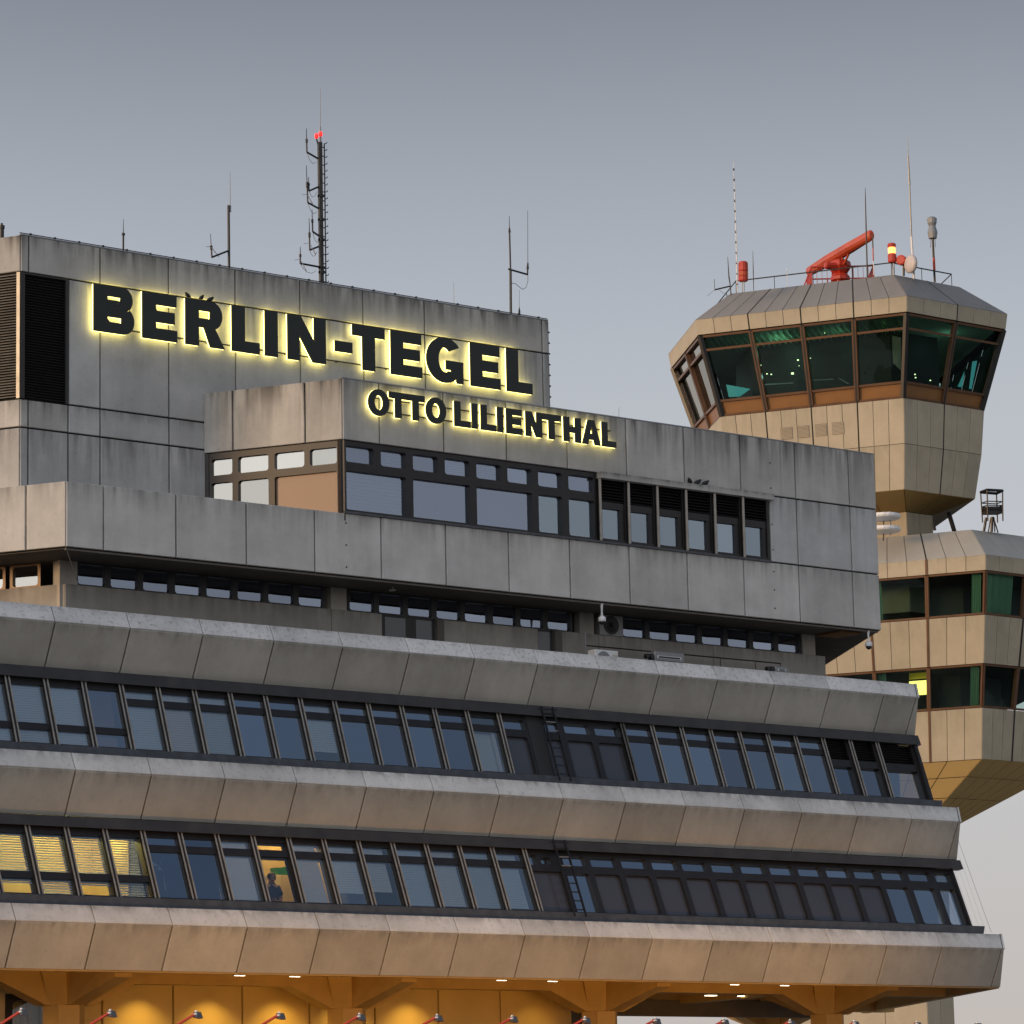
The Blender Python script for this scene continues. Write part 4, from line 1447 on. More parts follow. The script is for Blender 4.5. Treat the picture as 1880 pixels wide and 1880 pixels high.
obj('pole', MB().tube(f_, q7(605, 1060), .036, n=8).tube(q7(605, 1060), q7(590, 500), .026, n=6).tube(q7(592, 520), q7(590, 455), .04, .02).tube(q7(590, 470), q7(587, 285), .012, .008), M['black'], t)
obj('side_arm', MB().tube(q7(575, 1050), q7(850, 1128), .026).tube(q7(850, 1128), q7(852, 1000), .024).tube(q7(852, 1050), q7(855, 960), .04, .02).tube(q7(855, 970), q7(852, 205), .009, .006), M['black'], t)
obj('lead', MB().path([q7(x, y) for x, y in ((855, 1130), (855, 1230), (830, 1310), (785, 1343), (735, 1310), (680, 1262), (610, 1248))], .009, 5), M['cable'], t)
f_ = foot(953.5, 580)
t = thing('whip_antenna', 'very short spike with a thin wire beside the forked antenna', 'antenna', f_, 'rod antennas on the terminal roof')
obj('rod', MB().tube(f_, P(953.5, 571), .03).tube(P(953.5, 573), P(953.5, 564), .035, .01).tube(P(953.5, 566), P(953.5, 532), .005, .004), M['black'], t)
f_ = foot(833, 560)
t = thing('whip_antenna', 'hair thin wire spike between the tall mast and the forked antenna', 'antenna', f_, 'rod antennas on the terminal roof')
obj('rod', MB().tube(f_, P(833, 518), .008, .005), M['grey'], t)
f_ = V3((atY(1135, 760, 1.0).x, 1.0, Z3 - .02))
t = thing('whip_antenna', 'hair thin wire spike on the lower roof behind the last sign letters', 'antenna', f_, 'rod antennas on the terminal roof')
obj('rod', MB().tube(f_, atY(1136.5, 747, 1.0), .008, .005), M['grey'], t)
c = P(3, 432)
t = thing('roof_vent_pipe', 'dark stub of a vent pipe at the left edge of the roof', 'pipe', V3((c.x, AY, RZt)))
obj('pipe', MB().lathe((c.x, AY, RZt), UP, [(0, .06), (.42, .06), (.42, .075), (.5, .075), (.5, .03), (.56, .03)], 10), M['black'], t)

# white ornament in an office window, papers on the sill
p = WR[1]['fr'].p(x0 + 3.42, .95, -.22)
t = thing('window_ornament', 'white paper crane hung behind a blue office pane', 'ornament', p)
obj('figure', MB().add([p, p + V3((-.2, .02, .12)), p + V3((-.12, .02, .0)), p + V3((.12, 0, .25)), p + V3((.03, 0, .05)), p + V3((.1, 0, -.1)), p + V3((-.05, 0, -.08)), p + V3((.2, .02, -.55)), p + V3((.17, .02, -.55))],
                       [(0, 1, 2), (0, 3, 4), (0, 5, 6), (5, 7, 8)]), M['white'], t)

# ------------------------------------------------------------------ person at the lit window
def person(px, py, y):
    hd = atY(px, py, y)           # centre of the head
    zf_ = hd.z - 1.57
    o = V3((hd.x, y, zf_))
    t = thing('person', 'person in a blue grey polo shirt standing at the lit yellow office window, hands together', 'person', o)
    f = V3((-.35, -.94, 0))        # faces the window, turned a little
    s = V3((.94, -.35, 0))         # the person's left

    def q(a, b, z):
        return o + s * a + f * b + UP * z
    # body: one skinned figure
    vs, es, rs = [], [], []

    def v(p_, r):
        vs.append(p_ - o)
        rs.append(r)
        return len(vs) - 1

    def chain(i, pts):
        for p_, r in pts:
            j = v(p_, r)
            es.append((i, j))
            i = j
        return i
    pel = v(q(0, 0, .95), (.15, .11))
    che = chain(pel, [(q(0, .01, 1.12), (.14, .10)), (q(0, .02, 1.28), (.155, .11)), (q(0, .0, 1.41), (.12, .085))])
    neck = chain(che, [(q(0, .0, 1.47), (.055, .055)), (q(0, .02, 1.53), (.055, .058))])
    chain(neck, [(q(0, .035, 1.58), (.075, .09)), (q(0, .03, 1.65), (.078, .092)), (q(0, .02, 1.70), (.05, .06))])
    for k in (-1, 1):
        el = chain(che, [(q(.17 * k, -.01, 1.40), (.06, .06)), (q(.21 * k, -.03, 1.26), (.048, .048)), (q(.235 * k, -.02, 1.12), (.04, .04))])
        chain(el, [(q(.17 * k, .11, 1.06), (.034, .034)), (q(.08 * k, .20, 1.06), (.026, .028)), (q(.055 * k, .225, 1.06), (.03, .02))])
        kn = chain(pel, [(q(.09 * k, 0, .86), (.09, .09)), (q(.10 * k, .02, .50), (.058, .058)), (q(.10 * k, -.02, .10), (.04, .04))])
        chain(kn, [(q(.11 * k, .12, .04), (.035, .03))])
    me = bpy.data.meshes.new('body')
    me.from_pydata(vs, es, [])
    me.materials.append(M['skin'])
    b = bpy.data.objects.new('body', me)
    COL.objects.link(b)
    b.parent = t
    WORLD[b.name] = o
    sk_ = b.modifiers.new('skin', 'SKIN')
    for i, r in enumerate(rs):
        me.skin_vertices[0].data[i].radius = r
        me.skin_vertices[0].data[i].use_root = i == 0
    sk_.use_smooth_shade = True
    sd_ = b.modifiers.new('sub', 'SUBSURF')
    sd_.levels = sd_.render_levels = 2
    # fingers and thumb of each hand
    for k in (-1, 1):
        base = q(.05 * k, .235, 1.06)
        for j in range(4):
            st = base + UP * (.024 - j * .016)
            m1 = st + f * .025 - s * k * (.03 + .006 * (j in (1, 2)))
            m2 = m1 - f * .018 - s * k * (.022 + .004 * (j in (1, 2)))
            obj('finger', MB().tube(st, m1, .009, .0085, 6).tube(m1, m2, .0085, .006, 6), M['skin'], b)
        st = base + UP * .02 - f * .02
        obj('thumb', MB().tube(st, st + UP * .03 - s * k * .01, .011, .009, 6).tube(st + UP * .03 - s * k * .01, st + UP * .04 - s * k * .035, .009, .007, 6), M['skin'], b)
    # shirt: torso and short sleeves
    def ring(c, ra, rb, n=14):
        return [c + s * ra * cos(2 * pi * i / n) + f * rb * sin(2 * pi * i / n) for i in range(n)]
    sh = MB().loft([ring(q(0, 0, .90), .185, .135), ring(q(0, .01, 1.05), .178, .13), ring(q(0, .02, 1.20), .190, .135), ring(q(0, .02, 1.32), .198, .13), ring(q(0, .0, 1.40), .175, .105), ring(q(0, .0, 1.455), .095, .08), ring(q(0, .01, 1.475), .078, .072)])
    for k in (-1, 1):
        sh.tube(q(.12 * k, -.005, 1.41), q(.225 * k, -.03, 1.21), .085, .07, 12)
    obj('polo_shirt', sh, M['shirt'], t, smooth=True)
    tr = MB()
    for k in (-1, 1):
        tr.tube(q(.085 * k, .0, .93), q(.10 * k, .02, .5), .115, .085, 12).tube(q(.10 * k, .02, .5), q(.10 * k, -.02, .06), .085, .07, 12)
    obj('trousers', tr, M['black'], t, smooth=True)
    hr = MB().lathe(q(0, .005, 1.60), UP + f * -.15, [(0, .095), (.05, .106), (.10, .098), (.135, .06), (.15, .01)], 14)
    obj('hair', hr, M['hair'], t, smooth=True)
    hc = q(0, .115, 1.615)
    gl = MB()
    for k in (-1, 1):
        gl.path([hc + s * (.034 * k + .026 * cos(a_ * pi / 5)) + UP * .026 * sin(a_ * pi / 5) for a_ in range(11)], .004, 4)
        obj('ear', MB().lathe(q(.088 * k, .02, 1.60), s * k, [(-.01, .028), (.008, .03), (.014, .015)], 8), M['skin'], b)
        obj('eye', MB().lathe(q(.034 * k, .108, 1.615), f, [(0, .012), (.008, .008)], 8), M['white'], b)
    gl.tube(hc + s * .09, hc - s * .09, .004, n=4)
    obj('glasses', gl, M['black'], t)
    obj('nose', MB().lathe(q(0, .10, 1.585), f - UP * .4, [(0, .02), (.035, .014), (.045, .004)], 8), M['skin'], b)
    obj('mouth', MB().tube(q(-.025, .112, 1.545), q(.025, .112, 1.545), .006, n=5), M['red'], b)


person(498.5, 1615.5, -1.05)
xa = x0 + 6.42
t = thing('cupboard', 'pale beech cupboard behind the person in the lit office', 'cupboard', (x0 + 6.7, .3, zf))
zc_ = atY(515, 1606, .1).z
xl, xr = atY(504, 1640, .1).x, atY(528, 1640, .1).x
obj('carcass', MB().wbox(xl, xr + .5, .1, .55, zf, zc_), M['wood'], t)
for k in range(2):
    u0_ = xl + .01 + k * (xr - xl) * .5
    obj('door', MB().wbox(u0_, u0_ + (xr - xl) * .5 - .02, .08, .10, zf + .05, zc_ - .03), M['wood'], t)
for i, (pa, pb, h) in enumerate(((507.5, 518, 13), (519, 529, 14))):
    a_, b_ = atY(pa, 1600, .2).x, atY(pb, 1600, .2).x
    t = thing('storage_box', ['dark green box on the left top of the beech cupboard', 'bright green box on the right top of the beech cupboard'][i], 'box', ((a_ + b_) / 2, .3, zc_), 'boxes on the cupboard')
    obj('carton', MB().wbox(a_, b_, .15, .45, zc_ + .002, zc_ + h / 75), M['green'], t)
    obj('lid', MB().wbox(a_ - .008, b_ + .008, .14, .46, zc_ + h / 75 - .04, zc_ + h / 75 + .004), M['green'], t)

# ------------------------------------------------------------------ control tower
BIS = -DB                        # the near corner points this way
Ke = atD(1665, 542.5, 136.0)
b1, c1, a1 = 6.0, 8.6, 5.5     # sides of the cab's hexagon at the eaves


def hexagon(K_, b, c, a):
    """plan corners: [far left, left, near, right, far right, back]"""
    K2 = V3((K_.x, K_.y, 0))
    Lc = K2 + DC * c
    Bl = Lc + DB * b
    Rr = K2 + DA * a
    x = min(a, b) * .96
    R2 = Rr + DB * (b + c - x)
    R3 = R2 + DC * x
    return [Bl, Lc, K2, Rr, R2, R3]


def offset(hx, d):
    n = len(hx)
    res = []
    for i in range(n):
        e0 = (hx[i] - hx[i - 1]).normalized()
        e1 = (hx[(i + 1) % n] - hx[i]).normalized()
        n0, n1 = V3((e0.y, -e0.x, 0)), V3((e1.y, -e1.x, 0))
        bs = (n0 + n1).normalized()
        res.append(hx[i] + bs * (d / max(.2, bs.dot(n0))))
    return res


TW = thing('control_tower', 'beige panelled hexagonal control tower with glazed cab rising behind the terminal', 'tower', (Ke.x, Ke.y + 6, 0))


def facef(r0, r1, i, z0, z1):
    """working frame of face i between lower ring r0 and upper ring r1, with its four corners in (u, v)"""
    A0, B0 = r0[i] + UP * z0, r0[(i + 1) % 6] + UP * z0
    A1, B1 = r1[i] + UP * z1, r1[(i + 1) % 6] + UP * z1
    u = (B0 - A0).normalized()
    m = (A1 + B1) / 2 - (A0 + B0) / 2
    vv = (m - u * m.dot(u)).normalized()
    f = Fr(A0, u, vv)
    uv = [((p_ - A0).dot(f.u), (p_ - A0).dot(f.v)) for p_ in (A0, B0, B1, A1)]
    return f, uv


def strip(uv, s0, s1, t0=0, t1=1):
    (a, b, c, d) = [V3((x, y, 0)) for x, y in uv]
    bot_ = lambda s: a + (b - a) * s
    top_ = lambda s: d + (c - d) * s
    pt = lambda s, t: bot_(s) + (top_(s) - bot_(s)) * t
    return [(pt(s, t).x, pt(s, t).y) for s, t in ((s0, t0), (s1, t0), (s1, t1), (s0, t1))]


def clad(r0, r1, z0, z1, counts, faces=(0, 1, 2, 3, 4, 5), gap=.016, name='facade_panel', mat='tow'):
    for i in faces:
        f, uv = facef(r0, r1, i, z0, z1)
        k = counts[i]
        for j in range(k):
            panel(f, strip(uv, j / k, (j + 1) / k), M[mat], TW, name=name, th=.05, gap=gap, bev=.008)


def joints(r0, r1, z0, z1, i, k, step, w=.028):
    f, uv = facef(r0, r1, i, z0, z1)
    for j in range(step, k, step):
        (a, b, c, d) = strip(uv, j / k, j / k + .0001)
        obj('joint', MB().slab(f, [(a[0] - w, a[1]), (a[0] + w, a[1]), (d[0] + w, d[1]), (d[0] - w, d[1])], .003, .02, .001), M['core'], TW)


def core(r0, r1, z0, z1, mat='core', e=.06):
    a_, b_ = offset(r0, -e), offset(r1, -e)
    vs = [p_ + UP * z0 for p_ in a_] + [p_ + UP * z1 for p_ in b_]
    obj('tower_core', MB().add(vs, [(i, (i + 1) % 6, (i + 1) % 6 + 6, i + 6) for i in range(6)] + [tuple(range(6))[::-1], tuple(range(6, 12))]), M[mat], TW)


H0 = hexagon(Ke, b1, c1, a1)
CAB = {k: (offset(H0, o), z) for k, o, z in (('roof', -1.63, 35.566), ('eave', 0, 34.252), ('fbot', -.09, 33.636), ('gtop', -.16, 33.62), ('gbot', -1.06, 30.49), ('ptop', -.97, 30.47), ('j7', -1.13, 28.71), ('pbot', -1.43, 26.97))}
cnt = [2, 12, 6, 8, 6, 8]
clad(CAB['eave'][0], CAB['roof'][0], CAB['eave'][1], CAB['roof'][1], [4, 12, 4, 8, 4, 8], name='roof_panel', gap=.018, mat='tow_roof')
clad(CAB['fbot'][0], CAB['eave'][0], CAB['fbot'][1], CAB['eave'][1] - .01, cnt)
clad(CAB['j7'][0], CAB['ptop'][0], CAB['j7'][1], CAB['ptop'][1], cnt)
clad(CAB['pbot'][0], CAB['j7'][0], CAB['pbot'][1], CAB['j7'][1], cnt)
core(CAB['eave'][0], CAB['roof'][0], CAB['eave'][1] + .02, CAB['roof'][1] - .02)
core(CAB['fbot'][0], CAB['eave'][0], CAB['fbot'][1] + .04, CAB['eave'][1] - .02)
core(CAB['pbot'][0], CAB['ptop'][0], CAB['pbot'][1] + .02, CAB['ptop'][1] - .02)


def glazing(r0, r1, z0, z1, bays, top_f, low_f, frame, spand, faces=(0, 1, 2, 3, 4, 5), pn='glass_tow', fw=.09, in_=.12):
    """sloping window wall: one window per bay with frame, upper light, big pane and spandrel"""
    for i in faces:
        f, uv = facef(r0, r1, i, z0, z1)
        k = bays[i]
        H_ = uv[3][1]
        for j in range(k):
            s0, s1 = j / k, (j + 1) / k
            q_ = strip(uv, s0, s1)
            mb = MB()
            # frame bars drawn as slabs along the quad's sides
            qi = inset(q_, fw)

            def bar(qq, n1, th):
                mb.slab(f, qq, n1, th, .006)
            bar([q_[0], qi[0], qi[3], q_[3]], .07, .18)
            bar([qi[1], q_[1], q_[2], qi[2]], .069, .18)
            bar([q_[0], q_[1], qi[1], qi[0]], .03, .14)
            bar([qi[3], qi[2], q_[2], q_[3]], .03, .14)
            lr = lambda t: (qi[0][0] + (qi[3][0] - qi[0][0]) * (t * H_ - qi[0][1]) / (qi[3][1] - qi[0][1]), qi[1][0] + (qi[2][0] - qi[1][0]) * (t * H_ - qi[1][1]) / (qi[2][1] - qi[1][1]))
            for t_ in ([top_f] if top_f else []) + ([low_f] if low_f else []):
                a_, b_ = lr(t_)
                mb.box(f, a_, b_, t_ * H_ - .045, t_ * H_ + .045, -.1, .035)
            w_ = obj('window', mb, M[frame], TW)
            obj('mullion_groove', MB().slab(f, [(q_[0][0] - .035, q_[0][1]), (q_[0][0] + .035, q_[0][1]), (q_[3][0] + .035, q_[3][1]), (q_[3][0] - .035, q_[3][1])], .075, .01, .001), M['black'], w_)
            if low_f:
                a_, b_ = lr(low_f)
                P_ = f.p
                obj('spandrel', MB().add([P_(*qi[0], -.05), P_(*qi[1], -.05), P_(b_, low_f * H_, -.05), P_(a_, low_f * H_, -.05)], [(0, 1, 2, 3)]), M[spand], w_)
                lo_q = ((a_, low_f * H_), (b_, low_f * H_))
            else:
                lo_q = (qi[0], qi[1])
            hi = (lr(top_f)[1], top_f * H_), (lr(top_f)[0], top_f * H_)
            if top_f:
                P_ = f.p
                pn = 'glass_warm' if i == 0 else 'glass_tow'
                obj('pane', MB().add([P_(*hi[1], -in_), P_(*hi[0], -in_), P_(*qi[2], -in_), P_(*qi[3], -in_)], [(0, 1, 2, 3)]), M[pn], w_)
                obj('pane', MB().add([P_(*lo_q[0], -in_), P_(*lo_q[1], -in_), P_(*hi[0], -in_), P_(*hi[1], -in_)], [(0, 1, 2, 3)]), M[pn], w_)
            else:
                P_ = f.p
                obj('pane', MB().add([P_(*lo_q[0], -in_), P_(*lo_q[1], -in_), P_(*qi[2], -in_), P_(*qi[3], -in_)], [(0, 1, 2, 3)]), M[pn], w_)


glazing(CAB['gbot'][0], CAB['gtop'][0], CAB['gbot'][1], CAB['gtop'][1], [2, 4, 2, 4, 2, 4], .82, .19, 'tow_dark', 'tow_sp')
# corner posts
for i in range(6):
    a_, b_ = CAB['gbot'][0][i] + UP * CAB['gbot'][1], CAB['gtop'][0][i] + UP * CAB['gtop'][1]
    obj('corner_post', MB().tube(a_, b_, .13, n=6), M['brown'], TW)
for lo_, hi_ in (('eave', 'roof'), ('fbot', 'eave'), ('j7', 'ptop'), ('pbot', 'j7')):
    joints(CAB[lo_][0], CAB[hi_][0], CAB[lo_][1], CAB[hi_][1], 1, 12, 3)
    joints(CAB[lo_][0], CAB[hi_][0], CAB[lo_][1], CAB[hi_][1], 2, 6 if lo_ != 'eave' else 4, 3 if lo_ != 'eave' else 2)
# inside of the cab: floor, ceiling, consoles, glowing sky cards, plants and small lights
zi0, zi1 = 30.6, 33.58
core(offset(H0, -1.25), offset(H0, -1.25), zi0 - .1, zi0, 'desk', 0)
core(offset(H0, -.5), offset(H0, -.5), zi1, zi1 + .05, 'tcurt', 0)
cs_ = MB()
o5 = offset(H0, -.6)
for k in range(34):
    q0_ = o5[1] + (o5[2] - o5[1]) * (k / 34)
    q1_ = q0_ + V3((1.6, 1.2, 0))
    cs_.hexa([q0_ + UP * (zi1 - .14), q0_ + V3((.03, 0, zi1 - .14)), q1_ + V3((.03, 0, zi1 - .14)), q1_ + UP * (zi1 - .14),
              q0_ + UP * (zi1 - .01), q0_ + V3((.03, 0, zi1 - .01)), q1_ + V3((.03, 0, zi1 - .01)), q1_ + UP * (zi1 - .01)])
obj('ceiling_slats', cs_, M['tcurt'], TW)['kind'] = 'stuff'
ins = offset(H0, -2.5)
core(ins, ins, zi0, zi1, 'desk', 0)
dk = offset(H0, -1.75)
dk2 = offset(H0, -1.35)
for i in (0, 1, 2):
    A_, B_ = dk2[i], dk2[(i + 1) % 6]
    C2_, D2_ = dk[(i + 1) % 6], dk[i]
    obj('console', MB().hexa([A_ + UP * zi0, B_ + UP * zi0, C2_ + UP * zi0, D2_ + UP * zi0, A_ + UP * (zi0 + .55), B_ + UP * (zi0 + .55), C2_ + UP * (zi0 + .7), D2_ + UP * (zi0 + .7)]), M['desk'], TW)


def in_cab(px, py, e):
    """point on a vertical plane e inside the near-left (1) or right (2) cab face"""
    fc = 1 if px < 1662 else 2
    a_ = offset(H0, -e)[fc]
    n_ = V3((-sqrt(.75), -.5, 0)) if fc == 1 else V3((0, -1, 0))
    d_ = ray(px, py)
    return CAM + d_ * ((a_ - CAM).dot(n_) / d_.dot(n_))


def in_quad(name, pts, e, mat):
    obj(name, MB().add([in_cab(x, y, e) for x, y in pts], [tuple(range(len(pts)))]), mat, TW)


in_quad('sky_view_card', [(1333, 706), (1378, 714), (1358, 728), (1338, 729)], 1.7, M['sky_glow'])  # added glowing cards standing in for sky seen through the far panes
in_quad('sky_view_card', [(1758, 710), (1771, 681), (1767, 711), (1759, 710)], 1.7, M['sky_glow'])
in_quad('sky_view_card', [(1779, 714), (1785, 664), (1794, 662), (1784, 714)], 1.7, M['sky_glow'])
in_quad('desk_rail', [(1404, 705), (1457, 702), (1457, 704), (1404, 707)], 1.5, M['grey'])
in_quad('desk_rail', [(1493, 697), (1530, 695), (1530, 697), (1493, 699)], 1.5, M['grey'])
in_quad('desk_rail', [(1538, 694), (1541, 694), (1560, 705), (1556, 705)], 1.5, M['grey'])
sp = MB()
for px, py, r in ((1408, 687, .03), (1416, 688, .03), (1455, 687, .06), (1465, 662, .04), (1467, 672, .02), (1397, 671, .02), (1507, 612, .02), (1514, 612, .02), (1358, 626, .02), (1680, 688, .03), (1681, 694, .03), (1708, 699, .03), (1731, 597, .03), (1488, 658, .02)):
    sp.lathe(in_cab(px, py, 1.6), UP, [(0, r), (r, r)], 6)
o_ = obj('indicator_lamps', sp, M['spark'], TW)
o_['kind'] = 'stuff'
lf = MB()
rr = random.Random(3)
for k in range(70):
    px, py = 1600 + rr.random() * 52, 578 + rr.random() * 22 + (rr.random() ** 3) * 22
    c_ = in_cab(px, py, 1.1 + rr.random() * .6)
    a_ = rr.random() * 6.28
    d_ = V3((cos(a_), sin(a_), -.7 - rr.random())).normalized() * (.08 + .1 * rr.random())
    w_ = d_.cross(UP).normalized() * .02
    lf.add([c_, c_ + d_ * .5 + w_, c_ + d_, c_ + d_ * .5 - w_], [(0, 1, 2, 3)])
M['leaf'] = simple('leaf', (.10, .22, .05), .5)
t = thing('hanging_plant', 'leafy hanging plant inside the right corner of the tower cab window', 'plant', in_cab(1630, 580, 1.4))
o_ = obj('leaves', lf, M['leaf'], t)
o_['kind'] = 'stuff'
obj('pot', MB().lathe(in_cab(1630, 580, 1.4), UP, [(0, .1), (.15, .14)], 10), M['wood'], t)
lamp('cab_lamp', 'POINT', in_cab(1622, 590, 1.2), 9, (.75, 1, .45), .08)
in_quad('lit_partition', [(1612, 640), (1625, 612), (1654, 620), (1654, 680)], 2.6, simple('cab_partition', (.30, .31, .24), .8))
lamp('cab_lamp', 'POINT', in_cab(1410, 690, 1.2), 3, (.5, 1, .9), .08)
lamp('cab_lamp', 'POINT', in_cab(1440, 640, 1.6), 7, (.5, 1, .72), .1)
lamp('cab_lamp', 'POINT', in_cab(1545, 630, 1.6), 2.5, (.5, 1, .72), .1)
lamp('cab_lamp', 'POINT', in_cab(1740, 630, 1.6), 2, (.5, 1, .85), .1)
# vent grilles under the cab glazing
f, uv = facef(CAB['j7'][0], CAB['ptop'][0], 1, CAB['j7'][1], CAB['ptop'][1])
for k, (pa, pb) in enumerate(((1433, 1455), (1465, 1486), (1497, 1518), (1528, 1550))):
    d0 = ray(pa, 792); d1 = ray(pb, 786)
    p0 = CAM + d0 * ((f.o - CAM).dot(f.n) / d0.dot(f.n)); p1 = CAM + d1 * ((f.o - CAM).dot(f.n) / d1.dot(f.n))
    u0, u1 = (p0 - f.o).dot(f.u), (p1 - f.o).dot(f.u)
    v0 = uv[3][1] - .92
    gq = obj('vent_grille', MB().box(f, u0, u1, v0 - .24, v0 + .24, .001, .012), M['grille'], TW)
    s_ = MB()
    for j in range(9):
        s_.box(f, u0 + .02, u1 - .02, v0 - .22 + j * .05, v0 - .195 + j * .05, .012, .03)
    obj('slats', s_, M['tow'], gq)['kind'] = 'stuff'
# shaft and the taper under the cab
dS = depth(CAB['pbot'][0][2] + UP * 26.97) + 1.9
Ks = atD(1663.8, 939.6, dS)
zS = Ks.z
dR = ray(1712, 944)
tR = (Ks.y - CAM.y) / dR.y
aS = (CAM + dR * tR).x - Ks.x
HS = hexagon(Ks, 2.6, 5.0, aS)


def taper(r0, z0, r1, z1, counts, faces=(0, 1, 2, 3, 4, 5), rows=((0, 1),)):
    """r0 lower (inner) ring, r1 upper (outer) ring: sloping underside in panels"""
    for i in faces:
        f_, uv_ = facef(r0, r1, i, z0, z1)
        for j in range(counts[i]):
            for t0_, t1_ in rows:
                panel(f_, strip(uv_, j / counts[i], (j + 1) / counts[i], t0_, t1_), M['tow_underlit'], TW, name='underside_panel', th=.04, gap=.024, bev=.006)
    core(r0, r1, z0 + .05, z1 + .05)


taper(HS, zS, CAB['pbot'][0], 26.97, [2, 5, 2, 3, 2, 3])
for z0_, z1_ in ((22.5, zS),):
    clad(HS, HS, z0_, z1_, [2, 4, 2, 3, 1, 3])
core(HS, HS, 13.0, zS - .02)
# lower body
Kl = atD(1809.7, 1018, 134.5)
HL = hexagon(Kl, 6, 14.0, 6.7)
LOW = {}
for k, o, py in (('roof', -1.586, 971), ('eave', 0, 1018), ('f', -.08, 1046.8), ('w1', -.42, 1127.5), ('p1', -.845, 1217.6), ('w2', -1.254, 1298), ('p2', -1.6, 1393.6)):
    r_ = offset(HL, o)
    kx = r_[2]
    dist = depth(V3((kx.x, kx.y, 20)))
    d_ = ray(1805, py)
    LOW[k] = (r_, CAM.z + d_.z * ((kx - CAM).to_2d().length / d_.to_2d().length))
cl_ = [6, 18, 9, 12, 6, 12]
cb_ = [3, 6, 3, 5, 3, 5]
clad(LOW['eave'][0], LOW['roof'][0], LOW['eave'][1], LOW['roof'][1], [4, 18, 6, 9, 4, 9], name='roof_panel', gap=.018, faces=(0, 1, 2), mat='tow_roof_low')
clad(LOW['f'][0], LOW['eave'][0], LOW['f'][1], LOW['eave'][1] - .01, cl_, faces=(0, 1, 2))
clad(LOW['p1'][0], LOW['w1'][0], LOW['p1'][1], LOW['w1'][1] - .02, cl_, faces=(0, 1, 2))
clad(LOW['p2'][0], LOW['w2'][0], LOW['p2'][1], LOW['w2'][1] - .02, cl_, faces=(0, 1, 2))
core(LOW['f'][0], LOW['roof'][0], LOW['f'][1] + .03, LOW['roof'][1] - .02)
core(LOW['p1'][0], LOW['w1'][0], LOW['p1'][1] + .02, LOW['w1'][1] - .03)
core(LOW['p2'][0], LOW['w2'][0], LOW['p2'][1] + .02, LOW['w2'][1] - .03)
glazing(LOW['w1'][0], LOW['f'][0], LOW['w1'][1], LOW['f'][1], cb_, None, None, 'tow_dark', 'tow_sp', faces=(0, 1, 2), fw=.07) if False else None


def low_glaze(r0, z0, r1, z1, nm):
    for i in (0, 1, 2):
        f, uv = facef(offset(r0, -.05), offset(r1, -.05), i, z0, z1)
        k = cb_[i]
        for j in range(k):
            q_ = strip(uv, j / k, (j + 1) / k)
            qi = inset(q_, .075)
            mb = MB()
            mb.slab(f, [q_[0], qi[0], qi[3], q_[3]], .05, .16, .006)
            mb.slab(f, [qi[1], q_[1], q_[2], qi[2]], .049, .16, .006)
            mb.slab(f, [q_[0], q_[1], qi[1], qi[0]], .03, .14, .006)
            mb.slab(f, [qi[3], qi[2], q_[2], q_[3]], .01, .12, .006)
            w_ = obj('window', mb, M['tow_dark'], TW)
            obj('pane', MB().add([f.p(*qi[0], -.09), f.p(*qi[1], -.09), f.p(*qi[2], -.09), f.p(*qi[3], -.09)], [(0, 1, 2, 3)]), M['glass_tow'], w_)
            if i == 1 and j in (4, 5) or (i == 2 and j == 0 and nm == 'upper'):
                side = .74 if (i, j) != (1, 4) else .02
                if i == 2:
                    c_ = [strip(uv, (j + .12) / k, (j + .82) / k)]
                else:
                    c_ = [strip(uv, (j + side) / k, (j + side + .16) / k)]
                for cq in c_:
                    folds = MB()
                    nf = 8
                    for m_ in range(nf):
                        lerp = lambda A, B, t_: (A[0] + (B[0] - A[0]) * t_, A[1] + (B[1] - A[1]) * t_)
                        q0, q1 = lerp(cq[0], cq[1], m_ / nf), lerp(cq[0], cq[1], (m_ + 1) / nf)
                        q3, q2 = lerp(cq[3], cq[2], m_ / nf), lerp(cq[3], cq[2], (m_ + 1) / nf)
                        e0_, e1_ = (-.35, -.27) if m_ % 2 else (-.27, -.35)
                        folds.add([f.p(*q0, e0_), f.p(*q1, e1_), f.p(*q2, e1_), f.p(*q3, e0_)], [(0, 1, 2, 3)])
                    obj('curtain', folds, M['tcurt'], w_)


low_glaze(LOW['w1'][0], LOW['w1'][1], LOW['f'][0], LOW['f'][1], 'upper')
low_glaze(LOW['w2'][0], LOW['w2'][1], LOW['p1'][0], LOW['p1'][1], 'lower')
for r_, z0_, z1_ in ((LOW['w1'][0], LOW['w1'][1], LOW['f'][1]), (LOW['w2'][0], LOW['w2'][1], LOW['p1'][1])):
    i_ = offset(r_, -2.6)
    core(i_, i_, z0_ - .02, z1_ + .02, 'room', 0)
    ff = offset(r_, -.25)
    core(ff, ff, z0_ - .06, z0_ - .03, 'room', 0)
joints(LOW['eave'][0], LOW['roof'][0], LOW['eave'][1], LOW['roof'][1], 1, 18, 3)
# brown ribs that run down at the bay joints
for j in (2, 3, 4, 5):
    for a_, b_ in (('f', 'eave'), ('p1', 'w1'), ('p2', 'w2')):
        f, uv = facef(LOW[a_][0], LOW[b_][0], 1, LOW[a_][1], LOW[b_][1])
        q_ = strip(uv, j / 6 - .0035, j / 6 + .0035)
        obj('rib', MB().slab(f, q_, .03, .05, .004), M['tow_dark'], TW)
for j in (1, 2):
    for a_, b_ in (('p1', 'w1'), ('p2', 'w2')):
        f, uv = facef(LOW[a_][0], LOW[b_][0], 2, LOW[a_][1], LOW[b_][1])
        obj('rib', MB().slab(f, strip(uv, j / 3 - .006, j / 3 + .006), .03, .05, .004), M['brown'], TW)
